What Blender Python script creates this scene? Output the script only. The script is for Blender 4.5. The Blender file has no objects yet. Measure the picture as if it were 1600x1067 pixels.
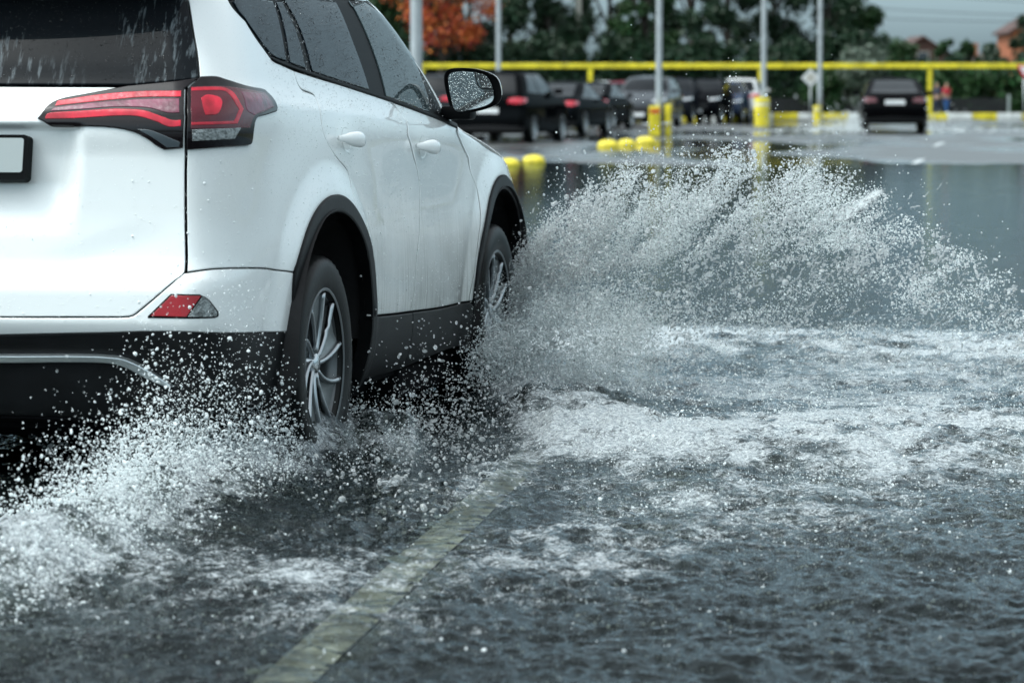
import bpy, bmesh, math, random
import numpy as np
from mathutils import Vector, Matrix
from mathutils.geometry import delaunay_2d_cdt

random.seed(7)
rng = np.random.default_rng(11)
sc = bpy.context.scene
COL = sc.collection

# ------------------------------------------------------------------ camera
IW, IH, FPX, CAMH, HOR = 1600., 1067., 5280., 1.256, 139.
PITCH = math.atan((533.5 - HOR) / FPX)
cam_d = bpy.data.cameras.new('camera')
cam_d.sensor_width = 36.0
cam_d.lens = FPX / IW * 36.0
cam_d.clip_start = 0.1
cam_d.clip_end = 3000
cam_d.dof.use_dof = True
cam_d.dof.focus_distance = 11.6
cam_d.dof.aperture_fstop = 5.2
cam = bpy.data.objects.new('camera', cam_d)
COL.objects.link(cam)
cam.location = (0, 0, CAMH)
cam.rotation_euler = (math.pi / 2 - PITCH, 0, 0)
sc.camera = cam

# ------------------------------------------------------------------ world
SUN_EL, SUN_AZ = math.radians(58), math.radians(-112)   # azimuth measured from +Y towards +X
wd = bpy.data.worlds.new('World')
sc.world = wd
wd.use_nodes = True
nt = wd.node_tree
nt.nodes.clear()
def N(nt, t, **k):
    n = nt.nodes.new(t)
    for a, v in k.items():
        setattr(n, a, v)
    return n
sky = N(nt, 'ShaderNodeTexSky', sky_type='NISHITA', sun_disc=False)
sky.sun_elevation = SUN_EL
sky.sun_rotation = SUN_AZ
sky.air_density = 1.0
sky.dust_density = 3.0
hs = N(nt, 'ShaderNodeHueSaturation')
hs.inputs['Saturation'].default_value = 0.15
nt.links.new(sky.outputs[0], hs.inputs['Color'])
tc = N(nt, 'ShaderNodeTexCoord')
sep = N(nt, 'ShaderNodeSeparateXYZ')
nt.links.new(tc.outputs['Generated'], sep.inputs[0])
rmp = N(nt, 'ShaderNodeValToRGB')
rmp.color_ramp.interpolation = 'EASE'
e = rmp.color_ramp.elements
e[0].position = 0.0; e[0].color = (1.12, 1.52, 1.70, 1)
e[1].position = 1.0; e[1].color = (1.9, 2.0, 2.0, 1)
m_ = e.new(0.12); m_.color = (0.90, 1.20, 1.33, 1)
m_ = e.new(0.45); m_.color = (1.55, 1.68, 1.68, 1)
nt.links.new(sep.outputs['Z'], rmp.inputs[0])
mp = N(nt, 'ShaderNodeMapping')
mp.inputs['Scale'].default_value = (1.6, 1.6, 4.5)
nt.links.new(tc.outputs['Generated'], mp.inputs[0])
cn = N(nt, 'ShaderNodeTexNoise')
cn.inputs['Scale'].default_value = 1.7
cn.inputs['Detail'].default_value = 6
nt.links.new(mp.outputs[0], cn.inputs['Vector'])
cr = N(nt, 'ShaderNodeValToRGB')
cr.color_ramp.elements[0].position = 0.3; cr.color_ramp.elements[0].color = (0.80, 0.83, 0.85, 1)
cr.color_ramp.elements[1].position = 0.72; cr.color_ramp.elements[1].color = (1.2, 1.2, 1.2, 1)
nt.links.new(cn.outputs[0], cr.inputs[0])
def mul(nt, a, b, mode='MULTIPLY', f=1.0):
    m = N(nt, 'ShaderNodeMixRGB', blend_type=mode)
    m.inputs[0].default_value = f
    nt.links.new(a, m.inputs[1]); nt.links.new(b, m.inputs[2])
    return m.outputs[0]
c1 = mul(nt, hs.outputs[0], rmp.outputs[0])
c2 = mul(nt, c1, cr.outputs[0])
bg = N(nt, 'ShaderNodeBackground')
bg.inputs['Strength'].default_value = 0.15
nt.links.new(c2, bg.inputs['Color'])
wo = N(nt, 'ShaderNodeOutputWorld')
nt.links.new(bg.outputs[0], wo.inputs[0])

sun_d = bpy.data.lights.new('sun', 'SUN')
sun_d.energy = 1.1
sun_d.angle = math.radians(18)
sun_d.color = (0.97, 1.0, 0.98)
sun = bpy.data.objects.new('sun', sun_d)
COL.objects.link(sun)
sd = Vector((math.sin(SUN_AZ) * math.cos(SUN_EL), math.cos(SUN_AZ) * math.cos(SUN_EL), math.sin(SUN_EL)))
sun.rotation_euler = sd.to_track_quat('Z', 'Y').to_euler()

sc.view_settings.view_transform = 'Standard'
sc.view_settings.look = 'None'
sc.view_settings.exposure = 0.45
sc.view_settings.gamma = 1.0
sc.render.engine = 'CYCLES'
sc.cycles.use_denoising = True
sc.cycles.max_bounces = 12
sc.cycles.transparent_max_bounces = 24
sc.cycles.transmission_bounces = 8
sc.cycles.diffuse_bounces = 6
sc.cycles.caustics_reflective = False
sc.cycles.caustics_refractive = False
sc.cycles.sample_clamp_indirect = 4.0
sc.cycles.sample_clamp_direct = 20.0

# ------------------------------------------------------------------ pixel -> world helpers (used to take measurements off the photograph)
_fw = np.array([0, math.cos(PITCH), -math.sin(PITCH)])
_up = np.array([0, math.sin(PITCH), math.cos(PITCH)])
_rt = np.array([1., 0, 0])
_cam = np.array([0, 0, CAMH])
def ray(px, py):
    return _fw + _rt * (px - IW / 2) / FPX - _up * (py - IH / 2) / FPX
def proj(P):
    v = np.asarray(P) - _cam
    d = v @ _fw
    return IW / 2 + FPX * (v @ _rt) / d, IH / 2 - FPX * (v @ _up) / d, d
def ground(px, py, z=0.0):
    d = ray(px, py)
    t = (z - CAMH) / d[2]
    return _cam + d * t
def at_depth(px, py, Y):
    d = ray(px, py)
    return _cam + d * (Y / d[1])

# ------------------------------------------------------------------ materials
def mat(name, base=(.5, .5, .5), rough=.5, metal=0.0, spec=.5, coat=0.0, coat_rough=.03, bump=None, vary=None, trans=0.0, ior=1.45, emis=None, alpha=1.0):
    m = bpy.data.materials.new(name)
    m.use_nodes = True
    t = m.node_tree
    b = t.nodes['Principled BSDF']
    b.inputs['Base Color'].default_value = (*base, 1)
    b.inputs['Roughness'].default_value = rough
    b.inputs['Metallic'].default_value = metal
    b.inputs['Specular IOR Level'].default_value = spec
    b.inputs['Coat Weight'].default_value = coat
    b.inputs['Coat Roughness'].default_value = coat_rough
    b.inputs['Transmission Weight'].default_value = trans
    b.inputs['IOR'].default_value = ior
    b.inputs['Alpha'].default_value = alpha
    if emis:
        b.inputs['Emission Color'].default_value = (*emis[0], 1)
        b.inputs['Emission Strength'].default_value = emis[1]
    co = t.nodes.new('ShaderNodeTexCoord')
    if vary:                                     # (scale, amount) -> mottled base colour
        n = t.nodes.new('ShaderNodeTexNoise')
        n.inputs['Scale'].default_value = vary[0]
        n.inputs['Detail'].default_value = 6
        t.links.new(co.outputs['Object'], n.inputs['Vector'])
        r = t.nodes.new('ShaderNodeValToRGB')
        r.color_ramp.elements[0].position = .3
        r.color_ramp.elements[1].position = .7
        k = vary[1]
        r.color_ramp.elements[0].color = (*[c * (1 - k) for c in base], 1)
        r.color_ramp.elements[1].color = (*[min(1, c * (1 + k)) for c in base], 1)
        t.links.new(n.outputs[0], r.inputs[0])
        t.links.new(r.outputs[0], b.inputs['Base Color'])
    if bump:                                     # (scale, strength, distance)
        n = t.nodes.new('ShaderNodeTexNoise')
        n.inputs['Scale'].default_value = bump[0]
        n.inputs['Detail'].default_value = 5
        t.links.new(co.outputs['Object'], n.inputs['Vector'])
        bp = t.nodes.new('ShaderNodeBump')
        bp.inputs['Strength'].default_value = bump[1]
        bp.inputs['Distance'].default_value = bump[2]
        t.links.new(n.outputs[0], bp.inputs['Height'])
        t.links.new(bp.outputs[0], b.inputs['Normal'])
    return m

def rain_beads(m, scale=120., thr=.16, strength=.6, dist=.002, coat=True):
    """water beads standing on a surface: voronoi domes in the bump"""
    t = m.node_tree
    b = t.nodes['Principled BSDF']
    co = t.nodes.new('ShaderNodeTexCoord')
    hs_ = []
    for s, th in ((scale, thr), (scale * 2.3, thr * 1.3)):
        v = t.nodes.new('ShaderNodeTexVoronoi')
        v.inputs['Scale'].default_value = s
        t.links.new(co.outputs['Object'], v.inputs['Vector'])
        sp = t.nodes.new('ShaderNodeSeparateColor')
        t.links.new(v.outputs['Color'], sp.inputs[0])
        mt = t.nodes.new('ShaderNodeMath'); mt.operation = 'MULTIPLY'
        t.links.new(sp.outputs[0], mt.inputs[0]); mt.inputs[1].default_value = th * 2.4
        mr = t.nodes.new('ShaderNodeMath'); mr.operation = 'SUBTRACT'; mr.use_clamp = True
        t.links.new(mt.outputs[0], mr.inputs[0]); t.links.new(v.outputs['Distance'], mr.inputs[1])
        sq = t.nodes.new('ShaderNodeMath'); sq.operation = 'POWER'; sq.inputs[1].default_value = .5
        t.links.new(mr.outputs[0], sq.inputs[0])
        hs_.append(sq.outputs[0])
    ad = t.nodes.new('ShaderNodeMath'); ad.operation = 'ADD'
    t.links.new(hs_[0], ad.inputs[0]); t.links.new(hs_[1], ad.inputs[1])
    bp = t.nodes.new('ShaderNodeBump')
    bp.inputs['Strength'].default_value = strength
    bp.inputs['Distance'].default_value = dist
    t.links.new(ad.outputs[0], bp.inputs['Height'])
    t.links.new(bp.outputs[0], b.inputs['Coat Normal'])
    if not coat:
        t.links.new(bp.outputs[0], b.inputs['Normal'])
    return m, ad.outputs[0]

# ------------------------------------------------------------------ object helpers
def tag(o, label=None, cat=None, group=None, kind=None):
    if label: o['label'] = label
    if cat: o['category'] = cat
    if group: o['group'] = group
    if kind: o['kind'] = kind
    return o
def empty(name, loc=(0, 0, 0), rz=0.0):
    o = bpy.data.objects.new(name, None)
    o.empty_display_size = .2
    COL.objects.link(o)
    o.location = loc
    o.rotation_euler = (0, 0, rz)
    return o
def mesh_obj(name, V, Fc, material, parent=None, smooth=True, mats=None, midx=None, normals=None):
    me = bpy.data.meshes.new(name)
    me.from_pydata([tuple(map(float, v)) for v in V], [], [tuple(map(int, f)) for f in Fc])
    for mm in (mats or [material]):
        me.materials.append(mm)
    if smooth:
        me.polygons.foreach_set('use_smooth', [True] * len(me.polygons))
    if midx is not None:
        me.polygons.foreach_set('material_index', midx)
    me.update()
    if normals is not None:
        me.normals_split_custom_set_from_vertices([tuple(n) for n in normals])
    o = bpy.data.objects.new(name, me)
    COL.objects.link(o)
    if parent: o.parent = parent
    return o
def fast_mesh(name, V, Fq, material, smooth=True):
    """numpy quads/tris"""
    me = bpy.data.meshes.new(name)
    V = np.asarray(V, dtype=np.float32); Fq = np.asarray(Fq, dtype=np.int32)
    k = Fq.shape[1]
    me.vertices.add(len(V)); me.vertices.foreach_set('co', V.ravel())
    me.loops.add(Fq.size); me.loops.foreach_set('vertex_index', Fq.ravel())
    me.polygons.add(len(Fq)); me.polygons.foreach_set('loop_start', np.arange(0, Fq.size, k, dtype=np.int32))
    me.materials.append(material)
    me.update(calc_edges=True)
    me.polygons.foreach_set('use_smooth', np.full(len(Fq), smooth))
    o = bpy.data.objects.new(name, me)
    COL.objects.link(o)
    return o
def bm_obj(name, bm, material, parent=None, smooth=False, sharp=None):
    me = bpy.data.meshes.new(name)
    bm.normal_update()
    if sharp is not None:
        for ed in bm.edges:
            if len(ed.link_faces) == 2 and ed.calc_face_angle(0) > math.radians(sharp):
                ed.smooth = False
        smooth = True
    for f in bm.faces: f.smooth = smooth
    bm.to_mesh(me); bm.free()
    me.materials.append(material)
    o = bpy.data.objects.new(name, me)
    COL.objects.link(o)
    if parent: o.parent = parent
    return o
def add_box(bm, c, s, rot=None, bevel=0.0):
    r = bmesh.ops.create_cube(bm, size=1.0)
    vs = r['verts']
    M = Matrix.Translation(Vector(c)) @ (rot.to_4x4() if rot is not None else Matrix.Identity(4)) @ Matrix.Diagonal((*s, 1))
    bmesh.ops.transform(bm, matrix=M, verts=vs)
    if bevel:
        es = list({e for v in vs for e in v.link_edges})
        bmesh.ops.bevel(bm, geom=es, offset=bevel, segments=2, affect='EDGES', profile=.5)
def add_tube(bm, pts, r, seg=12, cap=True):
    """pts list of 3D; r number or list"""
    n = len(pts)
    rs = r if hasattr(r, '__len__') else [r] * n
    rings = []
    for i, p in enumerate(pts):
        p = Vector(p)
        d = (Vector(pts[min(i + 1, n - 1)]) - Vector(pts[max(i - 1, 0)])).normalized()
        a = Vector((0, 0, 1)) if abs(d.z) < .9 else Vector((1, 0, 0))
        u = d.cross(a).normalized(); w = d.cross(u)
        rings.append([bm.verts.new(p + (u * math.cos(2 * math.pi * k / seg) + w * math.sin(2 * math.pi * k / seg)) * rs[i]) for k in range(seg)])
    for A, B in zip(rings, rings[1:]):
        for k in range(seg):
            bm.faces.new((A[k], A[(k + 1) % seg], B[(k + 1) % seg], B[k]))
    if cap:
        bm.faces.new(rings[0]); bm.faces.new(rings[-1])
    bmesh.ops.recalc_face_normals(bm, faces=bm.faces)
def lathe(bm, prof, seg=48, axis='X', c=(0, 0, 0)):
    """prof list of (a, r) a along axis"""
    rings = []
    for a, r in prof:
        ring = []
        for k in range(seg):
            t = 2 * math.pi * k / seg
            p = (a, r * math.cos(t), r * math.sin(t)) if axis == 'X' else ((r * math.cos(t), r * math.sin(t), a) if axis == 'Z' else (r * math.cos(t), a, r * math.sin(t)))
            ring.append(bm.verts.new((p[0] + c[0], p[1] + c[1], p[2] + c[2])))
        rings.append(ring)
    for A, B in zip(rings, rings[1:]):
        for k in range(seg):
            bm.faces.new((A[k], A[(k + 1) % seg], B[(k + 1) % seg], B[k]))
    return rings

def sstep(a, b, x):
    t = np.clip((x - a) / (b - a), 0, 1)
    return t * t * (3 - 2 * t)
class Pchip:
    def __init__(s, tab):
        tab = sorted(tab)
        x = np.array([t[0] for t in tab], float); y = np.array([t[1] for t in tab], float)
        h = np.diff(x); d = np.diff(y) / h
        m = np.zeros_like(x)
        for i in range(1, len(x) - 1):
            if d[i - 1] * d[i] > 0:
                w1 = 2 * h[i] + h[i - 1]; w2 = h[i] + 2 * h[i - 1]
                m[i] = (w1 + w2) / (w1 / d[i - 1] + w2 / d[i])
        m[0] = d[0]; m[-1] = d[-1]
        s.x, s.y, s.m, s.h = x, y, m, h
    def __call__(s, q):
        q = np.clip(np.asarray(q, float), s.x[0], s.x[-1])
        i = np.clip(np.searchsorted(s.x, q) - 1, 0, len(s.x) - 2)
        h = s.h[i]; t = (q - s.x[i]) / h
        return ((2 * t**3 - 3 * t**2 + 1) * s.y[i] + (t**3 - 2 * t**2 + t) * h * s.m[i] + (-2 * t**3 + 3 * t**2) * s.y[i + 1] + (t**3 - t**2) * h * s.m[i + 1])

# ------------------------------------------------------------------ car shell: outline at every height, swept up into one smooth skin
class Shell:
    """local axes: X = right, Y = forward (rear axle at 0), Z = up"""
    def __init__(s, xr, w, xf, shear=0.0, yaf=.78, cb=.36, cf=.5, rc=.03, fc=.10, taper_r=.05, taper_f=.04, xm=1.3, side_d=None, rear_d=None):
        s.xr, s.w, s.xf = Pchip(xr), Pchip(w), Pchip(xf)
        s.shear, s.yaf, s.cb, s.cf, s.rc, s.fc = shear, yaf, cb, cf, rc, fc
        s.tr, s.tf, s.xm = taper_r, taper_f, xm
        s.side_d, s.rear_d = side_d, rear_d
        s.UA, s.UB, s.UC = .70, 1.12, 4.2       # rear | corner | side | front corner
        s.UD, s.UE = 4.8, 5.5
    def side(s, x, z):
        ze = z + s.shear * (x - .4) * sstep(.75, 1.0, z)
        y = s.w(ze)
        y = y - s.tr * np.clip((s.xm - x) / 2.0, 0, 1.3)**2 - s.tf * np.clip((x - s.xm) / 1.8, 0, 1.3)**2
        return y
    def base(s, u, z):
        u = np.asarray(u, float); z = np.asarray(z, float)
        u, z = np.broadcast_arrays(u, z)
        xr, xf = s.xr(z), s.xf(z)
        ya = s.w(z) * s.yaf
        X = np.zeros(u.shape); Y = np.zeros(u.shape)
        t = np.clip(u / s.UA, 0, 1)
        m = u <= s.UA
        X[m] = (ya * t)[m]; Y[m] = (xr + s.rc * t**2)[m]
        xb = xr + s.rc + s.cb; xe = np.maximum(xf - s.fc - s.cf, xb + .2)
        def herm(P0, T0, P1, T1, t):
            return (2*t**3-3*t**2+1)*P0 + (t**3-2*t**2+t)*T0 + (-2*t**3+3*t**2)*P1 + (t**3-t**2)*T1
        e = 1e-3
        # rear corner
        m = (u > s.UA) & (u <= s.UB)
        t = np.clip((u - s.UA) / (s.UB - s.UA), 0, 1)
        yb = s.side(xb, z); dyb = (s.side(xb + e, z) - yb) / e
        L = (yb - ya) * 1.75; L2 = (xb - (xr + s.rc)) * 1.75
        X[m] = herm(ya, L, yb, dyb * L2, t)[m]
        Y[m] = herm(xr + s.rc, 2 * s.rc / ya * L, xb, L2, t)[m]
        m = (u > s.UB) & (u <= s.UC)
        t = np.clip((u - s.UB) / (s.UC - s.UB), 0, 1)
        xs = xb + (xe - xb) * t
        X[m] = s.side(xs, z)[m]; Y[m] = xs[m]
        # front corner
        m = (u > s.UC) & (u <= s.UD)
        t = np.clip((u - s.UC) / (s.UD - s.UC), 0, 1)
        ye = s.side(xe, z); dye = (s.side(xe + e, z) - ye) / e
        yc = ye * .72; xc = xf - s.fc
        L1 = (xc - xe) * 1.6; L2 = (ye - yc) * 1.6
        X[m] = herm(ye, dye * L1, yc, -L2, t)[m]
        Y[m] = herm(xe, L1, xc, 2 * s.fc / yc * L2, t)[m]
        m = u > s.UD
        t = np.clip((s.UE - u) / (s.UE - s.UD), 0, 1)
        X[m] = (yc * t)[m]; Y[m] = (xf - s.fc * t**2)[m]
        return X, Y
    def P(s, u, z, off=0.0):
        e = 2e-3
        u = np.asarray(u, float); z = np.asarray(z, float)
        def full(u, z):
            X, Y = s.base(u, z)
            ws = sstep(.75, 1.25, u) * (1 - sstep(4.6, 5.0, u))
            if s.side_d is not None: X = X + s.side_d(Y, z) * ws
            if s.rear_d is not None: Y = Y - s.rear_d(X, z) * (1 - sstep(.6, 1.0, u))
            return np.stack([X, Y, np.broadcast_to(z, X.shape)], -1)
        p = full(u, z)
        du = full(u + e, z) - full(np.maximum(u - e, 0), z)
        dz = full(u, z + e) - full(u, z - e)
        n = np.cross(du, dz)
        n /= np.linalg.norm(n, axis=-1, keepdims=True) + 1e-12
        return p + n * off, n
    # ---- inversions
    def build_inv(s, M):
        """M: 4x4 local->world"""
        s.M = np.array(M)
        uu = np.linspace(0, s.UD, 700); zz = np.linspace(.2, 1.64, 360)
        U, Zg = np.meshgrid(uu, zz)
        p, n = s.P(U, Zg)
        wp = p @ s.M[:3, :3].T + s.M[:3, 3]
        wn = n @ s.M[:3, :3].T
        v = wp - _cam
        face = np.sum(v * wn, -1) < 0
        d = v @ _fw
        s.ipx = np.where(face, IW/2 + FPX * (v @ _rt) / d, 1e9); s.ipy = np.where(face, IH/2 - FPX * (v @ _up) / d, 1e9)
        s.U, s.Z = U, Zg
    def inv_px(s, px, py):
        dd = (s.ipx - px)**2 + (s.ipy - py)**2
        i = np.unravel_index(np.argmin(dd), dd.shape)
        u, z = s.U[i], s.Z[i]
        def pr(u, z):
            p, _ = s.P(np.array([u]), np.array([z]))
            w = p[0] @ s.M[:3, :3].T + s.M[:3, 3]
            a = proj(w); return np.array([a[0], a[1]])
        tgt = np.array([px, py])
        for _ in range(6):
            c = pr(u, z); r = tgt - c
            if np.hypot(*r) < .05: break
            e = 2e-3
            J = np.stack([(pr(u + e, z) - c) / e, (pr(u, z + e) - c) / e], 1)
            try: st = np.linalg.solve(J, r)
            except np.linalg.LinAlgError: break
            st = np.clip(st, -.05, .05)
            u, z = max(0, u + st[0]), z + st[1]
        return u, z
    def u_side(s, x, z):
        xb = s.xr(z) + s.rc + s.cb; xe = max(float(s.xf(z) - s.fc - s.cf), xb + .2)
        return float(s.UB + (x - xb) / (xe - xb) * (s.UC - s.UB))
    def u_rear(s, y, z):
        return float(y / (s.w(z) * s.yaf) * s.UA)
    def pt(s, p):
        if p[0] == 's': return (s.u_side(p[1], p[2]), p[2])
        if p[0] == 'r': return (s.u_rear(p[1], p[2]), p[2])
        if p[0] == 'u': return (p[1], p[2])
        return s.inv_px(*p)

def catmull(pts, n=8):
    P = [np.array(p, float) for p in pts]
    if len(P) < 3: return [tuple(p) for p in P]
    Q = [2 * P[0] - P[1]] + P + [2 * P[-1] - P[-2]]
    out = []
    for i in range(1, len(Q) - 2):
        for k in range(n):
            t = k / n
            a, b, c, d = Q[i - 1], Q[i], Q[i + 1], Q[i + 2]
            out.append(tuple(.5 * ((2*b) + (-a + c)*t + (2*a - 5*b + 4*c - d)*t*t + (-a + 3*b - 3*c + d)*t**3)))
    out.append(tuple(P[-1]))
    return out
def path_uv(sh, segs):
    """segs: list of runs; every run is smoothed, runs meet at corners"""
    out = []
    for sg in segs:
        q = catmull([sh.pt(p) for p in sg])
        if out and np.hypot(out[-1][0] - q[0][0], out[-1][1] - q[0][1]) < 1e-3: q = q[1:]
        out += q
    if np.hypot(out[-1][0] - out[0][0], out[-1][1] - out[0][1]) < 1e-3: out.pop()
    return out
def resample(poly, st):
    out = []
    n = len(poly)
    for i in range(n):
        a = np.array(poly[i]); b = np.array(poly[(i + 1) % n])
        L = np.hypot(*(b - a)); k = max(1, int(math.ceil(L / st)))
        for j in range(k): out.append(a + (b - a) * j / k)
    # drop near-duplicates
    res = [out[0]]
    for p in out[1:]:
        if np.hypot(*(p - res[-1])) > st * .18: res.append(p)
    if np.hypot(*(res[-1] - res[0])) < st * .18: res.pop()
    return np.array(res)
def area2(P):
    x, y = P[:, 0], P[:, 1]
    return np.sum(x * np.roll(y, -1) - np.roll(x, -1) * y)
def inset(P, d, keep_axis=True):
    """P ccw; moves boundary inwards by d except points on u=0"""
    n = len(P)
    A = np.roll(P, 1, 0); B = np.roll(P, -1, 0)
    def nrm(v): return v / (np.linalg.norm(v, axis=1, keepdims=True) + 1e-12)
    e1 = nrm(P - A); e2 = nrm(B - P)
    n1 = np.stack([-e1[:, 1], e1[:, 0]], 1); n2 = np.stack([-e2[:, 1], e2[:, 0]], 1)
    m = nrm(n1 + n2)
    c = np.clip(np.sum(m * n1, 1), .5, 1)
    Q = P + m * (d / c)[:, None]
    if keep_axis:
        k = P[:, 0] < 1e-4
        Q[k, 0] = 0
        Q[k, 1] = P[k, 1]
    return Q
def inside(poly, pts):
    x, y = pts[:, 0], pts[:, 1]
    r = np.zeros(len(pts), bool)
    n = len(poly)
    for i in range(n):
        x1, y1 = poly[i]; x2, y2 = poly[(i + 1) % n]
        if y1 == y2: continue
        c = ((y1 > y) != (y2 > y)) & (x < (x2 - x1) * (y - y1) / (y2 - y1) + x1)
        r ^= c
    return r
def panel(sh, name, segs, material, parent, off=0.0, gap=.0025, grid=.022, edge=.02, depth=.014, roll=.0015, mode='right', poly=None, roll_w=.004, tri_only=False):
    """a pressed panel lying on the shell: curved face, rolled edge, return flange. mode right | left | both (one joined mesh)"""
    P = np.array(poly if poly is not None else path_uv(sh, segs))
    P[P[:, 0] < 2e-3, 0] = 0
    P = resample(P, edge)
    if area2(P) < 0: P = P[::-1]
    if gap: P = inset(P, gap)
    P2 = inset(P, roll_w)
    lo, hi = P.min(0), P.max(0)
    gx, gy = np.meshgrid(np.arange(lo[0], hi[0], grid), np.arange(lo[1], hi[1], grid))
    G = np.stack([gx.ravel(), gy.ravel()], 1)
    G[:, 0] += (np.round((G[:, 1] - lo[1]) / grid) % 2) * grid / 2
    G = G[inside(P2, G)]
    if len(G):
        # keep away from boundary
        keep = np.ones(len(G), bool)
        for i in range(0, len(G), 4000):
            d = np.sqrt(((G[i:i + 4000, None, :] - P2[None])**2).sum(-1)).min(1)
            keep[i:i + 4000] = d > grid * .45
        G = G[keep]
    nb = len(P)
    allp = [Vector(p) for p in P2] + [Vector(g) for g in G]
    vs, es, fs, ov, oe, of = delaunay_2d_cdt(allp, [], [list(range(nb))], 1, 1e-6)
    uv = np.array([tuple(v) for v in vs])
    T = [tuple(f) for f in fs]
    # which input is each output vertex -> ring order
    ring2 = [None] * nb
    for j, l in enumerate(ov):
        for k in l:
            if k < nb: ring2[k] = j
    pos, nrm_ = sh.P(uv[:, 0], uv[:, 1], off)
    V = [tuple(p) for p in pos]; Nn = [tuple(n) for n in nrm_]
    axis = uv[:, 0] < 1e-4
    pr, nr = sh.P(P[:, 0], P[:, 1], off - roll)
    ps, ns = sh.P(P[:, 0], P[:, 1], off - depth)
    cen = P2 - P
    base1 = len(V)
    # outward in-surface direction for the rolled ring
    po, _ = sh.P(P2[:, 0], P2[:, 1], off)
    outd = pr - po
    outd /= np.linalg.norm(outd, axis=1, keepdims=True) + 1e-9
    for i in range(nb):
        V.append(tuple(pr[i])); q = nr[i] * .75 + outd[i] * .65; Nn.append(tuple(q / np.linalg.norm(q)))
    for i in range(nb):
        V.append(tuple(pr[i])); Nn.append(tuple(outd[i]))
    for i in range(nb):
        V.append(tuple(ps[i])); Nn.append(tuple(outd[i]))
    for i in range(nb):
        j = (i + 1) % nb
        if P[i, 0] < 1e-4 and P[j, 0] < 1e-4: continue
        a, b = ring2[i], ring2[j]
        if a is None or b is None: continue
        T.append((b, a, base1 + i, base1 + j))
        T.append((base1 + nb + j, base1 + nb + i, base1 + 2 * nb + i, base1 + 2 * nb + j))
    V = np.array(V); Nn = np.array(Nn)
    if mode == 'both':
        k = len(V)
        ax = np.zeros(k, bool); ax[:len(uv)] = axis
        mp_ = np.arange(k) + k
        mp_[ax] = np.arange(k)[ax]
        V[ax, 0] = 0; Nn[ax, 0] = 0
        Nn[ax] /= np.linalg.norm(Nn[ax], axis=1, keepdims=True) + 1e-9
        V2 = V * [-1, 1, 1]; N2 = Nn * [-1, 1, 1]
        T2 = [tuple(int(mp_[q]) for q in reversed(f)) for f in T]
        V = np.concatenate([V, V2]); Nn = np.concatenate([Nn, N2]); T = T + T2
    elif mode == 'left':
        V = V * [-1, 1, 1]; Nn = Nn * [-1, 1, 1]
        T = [tuple(reversed(f)) for f in T]
    return mesh_obj(name, V, T, material, parent, normals=Nn)
def two(sh, name, segs, material, parent, label_r=None, **k):
    a = panel(sh, name, segs, material, parent, mode='right', **k)
    b = panel(sh, name, segs, material, parent, mode='left', **k)
    return a, b
# ------------------------------------------------------------------ shared materials
def paint_material():
    m = mat('white_paint', (.80, .835, .83), rough=.35, coat=1.0, coat_rough=.02)
    t = m.node_tree; b = t.nodes['Principled BSDF']
    _, h = rain_beads(m, 75, .11, .9, .003)
    # road film: grey-brown dirt streaks low on the doors
    co = t.nodes.new('ShaderNodeTexCoord')
    sp = t.nodes.new('ShaderNodeSeparateXYZ'); t.links.new(co.outputs['Object'], sp.inputs[0])
    mr = t.nodes.new('ShaderNodeMapRange'); mr.inputs[1].default_value = 1.0; mr.inputs[2].default_value = .5
    t.links.new(sp.outputs['Z'], mr.inputs[0])
    mp = t.nodes.new('ShaderNodeMapping'); mp.inputs['Scale'].default_value = (30, 55, 1.6)
    t.links.new(co.outputs['Object'], mp.inputs[0])
    nz = t.nodes.new('ShaderNodeTexNoise'); nz.inputs['Scale'].default_value = 1.0; nz.inputs['Detail'].default_value = 4
    t.links.new(mp.outputs[0], nz.inputs['Vector'])
    nz2 = t.nodes.new('ShaderNodeTexNoise'); nz2.inputs['Scale'].default_value = 3.0; nz2.inputs['Detail'].default_value = 5
    t.links.new(co.outputs['Object'], nz2.inputs['Vector'])
    ml = t.nodes.new('ShaderNodeMath'); ml.operation = 'MULTIPLY'
    t.links.new(nz.outputs[0], ml.inputs[0]); t.links.new(nz2.outputs[0], ml.inputs[1])
    m2 = t.nodes.new('ShaderNodeMath'); m2.operation = 'MULTIPLY'
    t.links.new(ml.outputs[0], m2.inputs[0]); t.links.new(mr.outputs[0], m2.inputs[1])
    # only along the flanks
    ab = t.nodes.new('ShaderNodeMath'); ab.operation = 'ABSOLUTE'; t.links.new(sp.outputs['X'], ab.inputs[0])
    fl = t.nodes.new('ShaderNodeMapRange'); fl.inputs[1].default_value = .84; fl.inputs[2].default_value = .89
    t.links.new(ab.outputs[0], fl.inputs[0])
    fy = t.nodes.new('ShaderNodeMapRange'); fy.inputs[1].default_value = .1; fy.inputs[2].default_value = .7
    t.links.new(sp.outputs['Y'], fy.inputs[0])
    m3 = t.nodes.new('ShaderNodeMath'); m3.operation = 'MULTIPLY'; t.links.new(m2.outputs[0], m3.inputs[0]); t.links.new(fl.outputs[0], m3.inputs[1])
    m4 = t.nodes.new('ShaderNodeMath'); m4.operation = 'MULTIPLY'; t.links.new(m3.outputs[0], m4.inputs[0]); t.links.new(fy.outputs[0], m4.inputs[1])
    m5 = t.nodes.new('ShaderNodeMath'); m5.operation = 'MULTIPLY'; m5.use_clamp = True; m5.inputs[1].default_value = 2.9
    t.links.new(m4.outputs[0], m5.inputs[0])
    mx = t.nodes.new('ShaderNodeMixRGB')
    t.links.new(m5.outputs[0], mx.inputs[0])
    mx.inputs[1].default_value = (.80, .835, .83, 1); mx.inputs[2].default_value = (.36, .38, .36, 1)
    t.links.new(mx.outputs[0], b.inputs['Base Color'])
    return m
M = {}
M['paint'] = paint_material()
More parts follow.
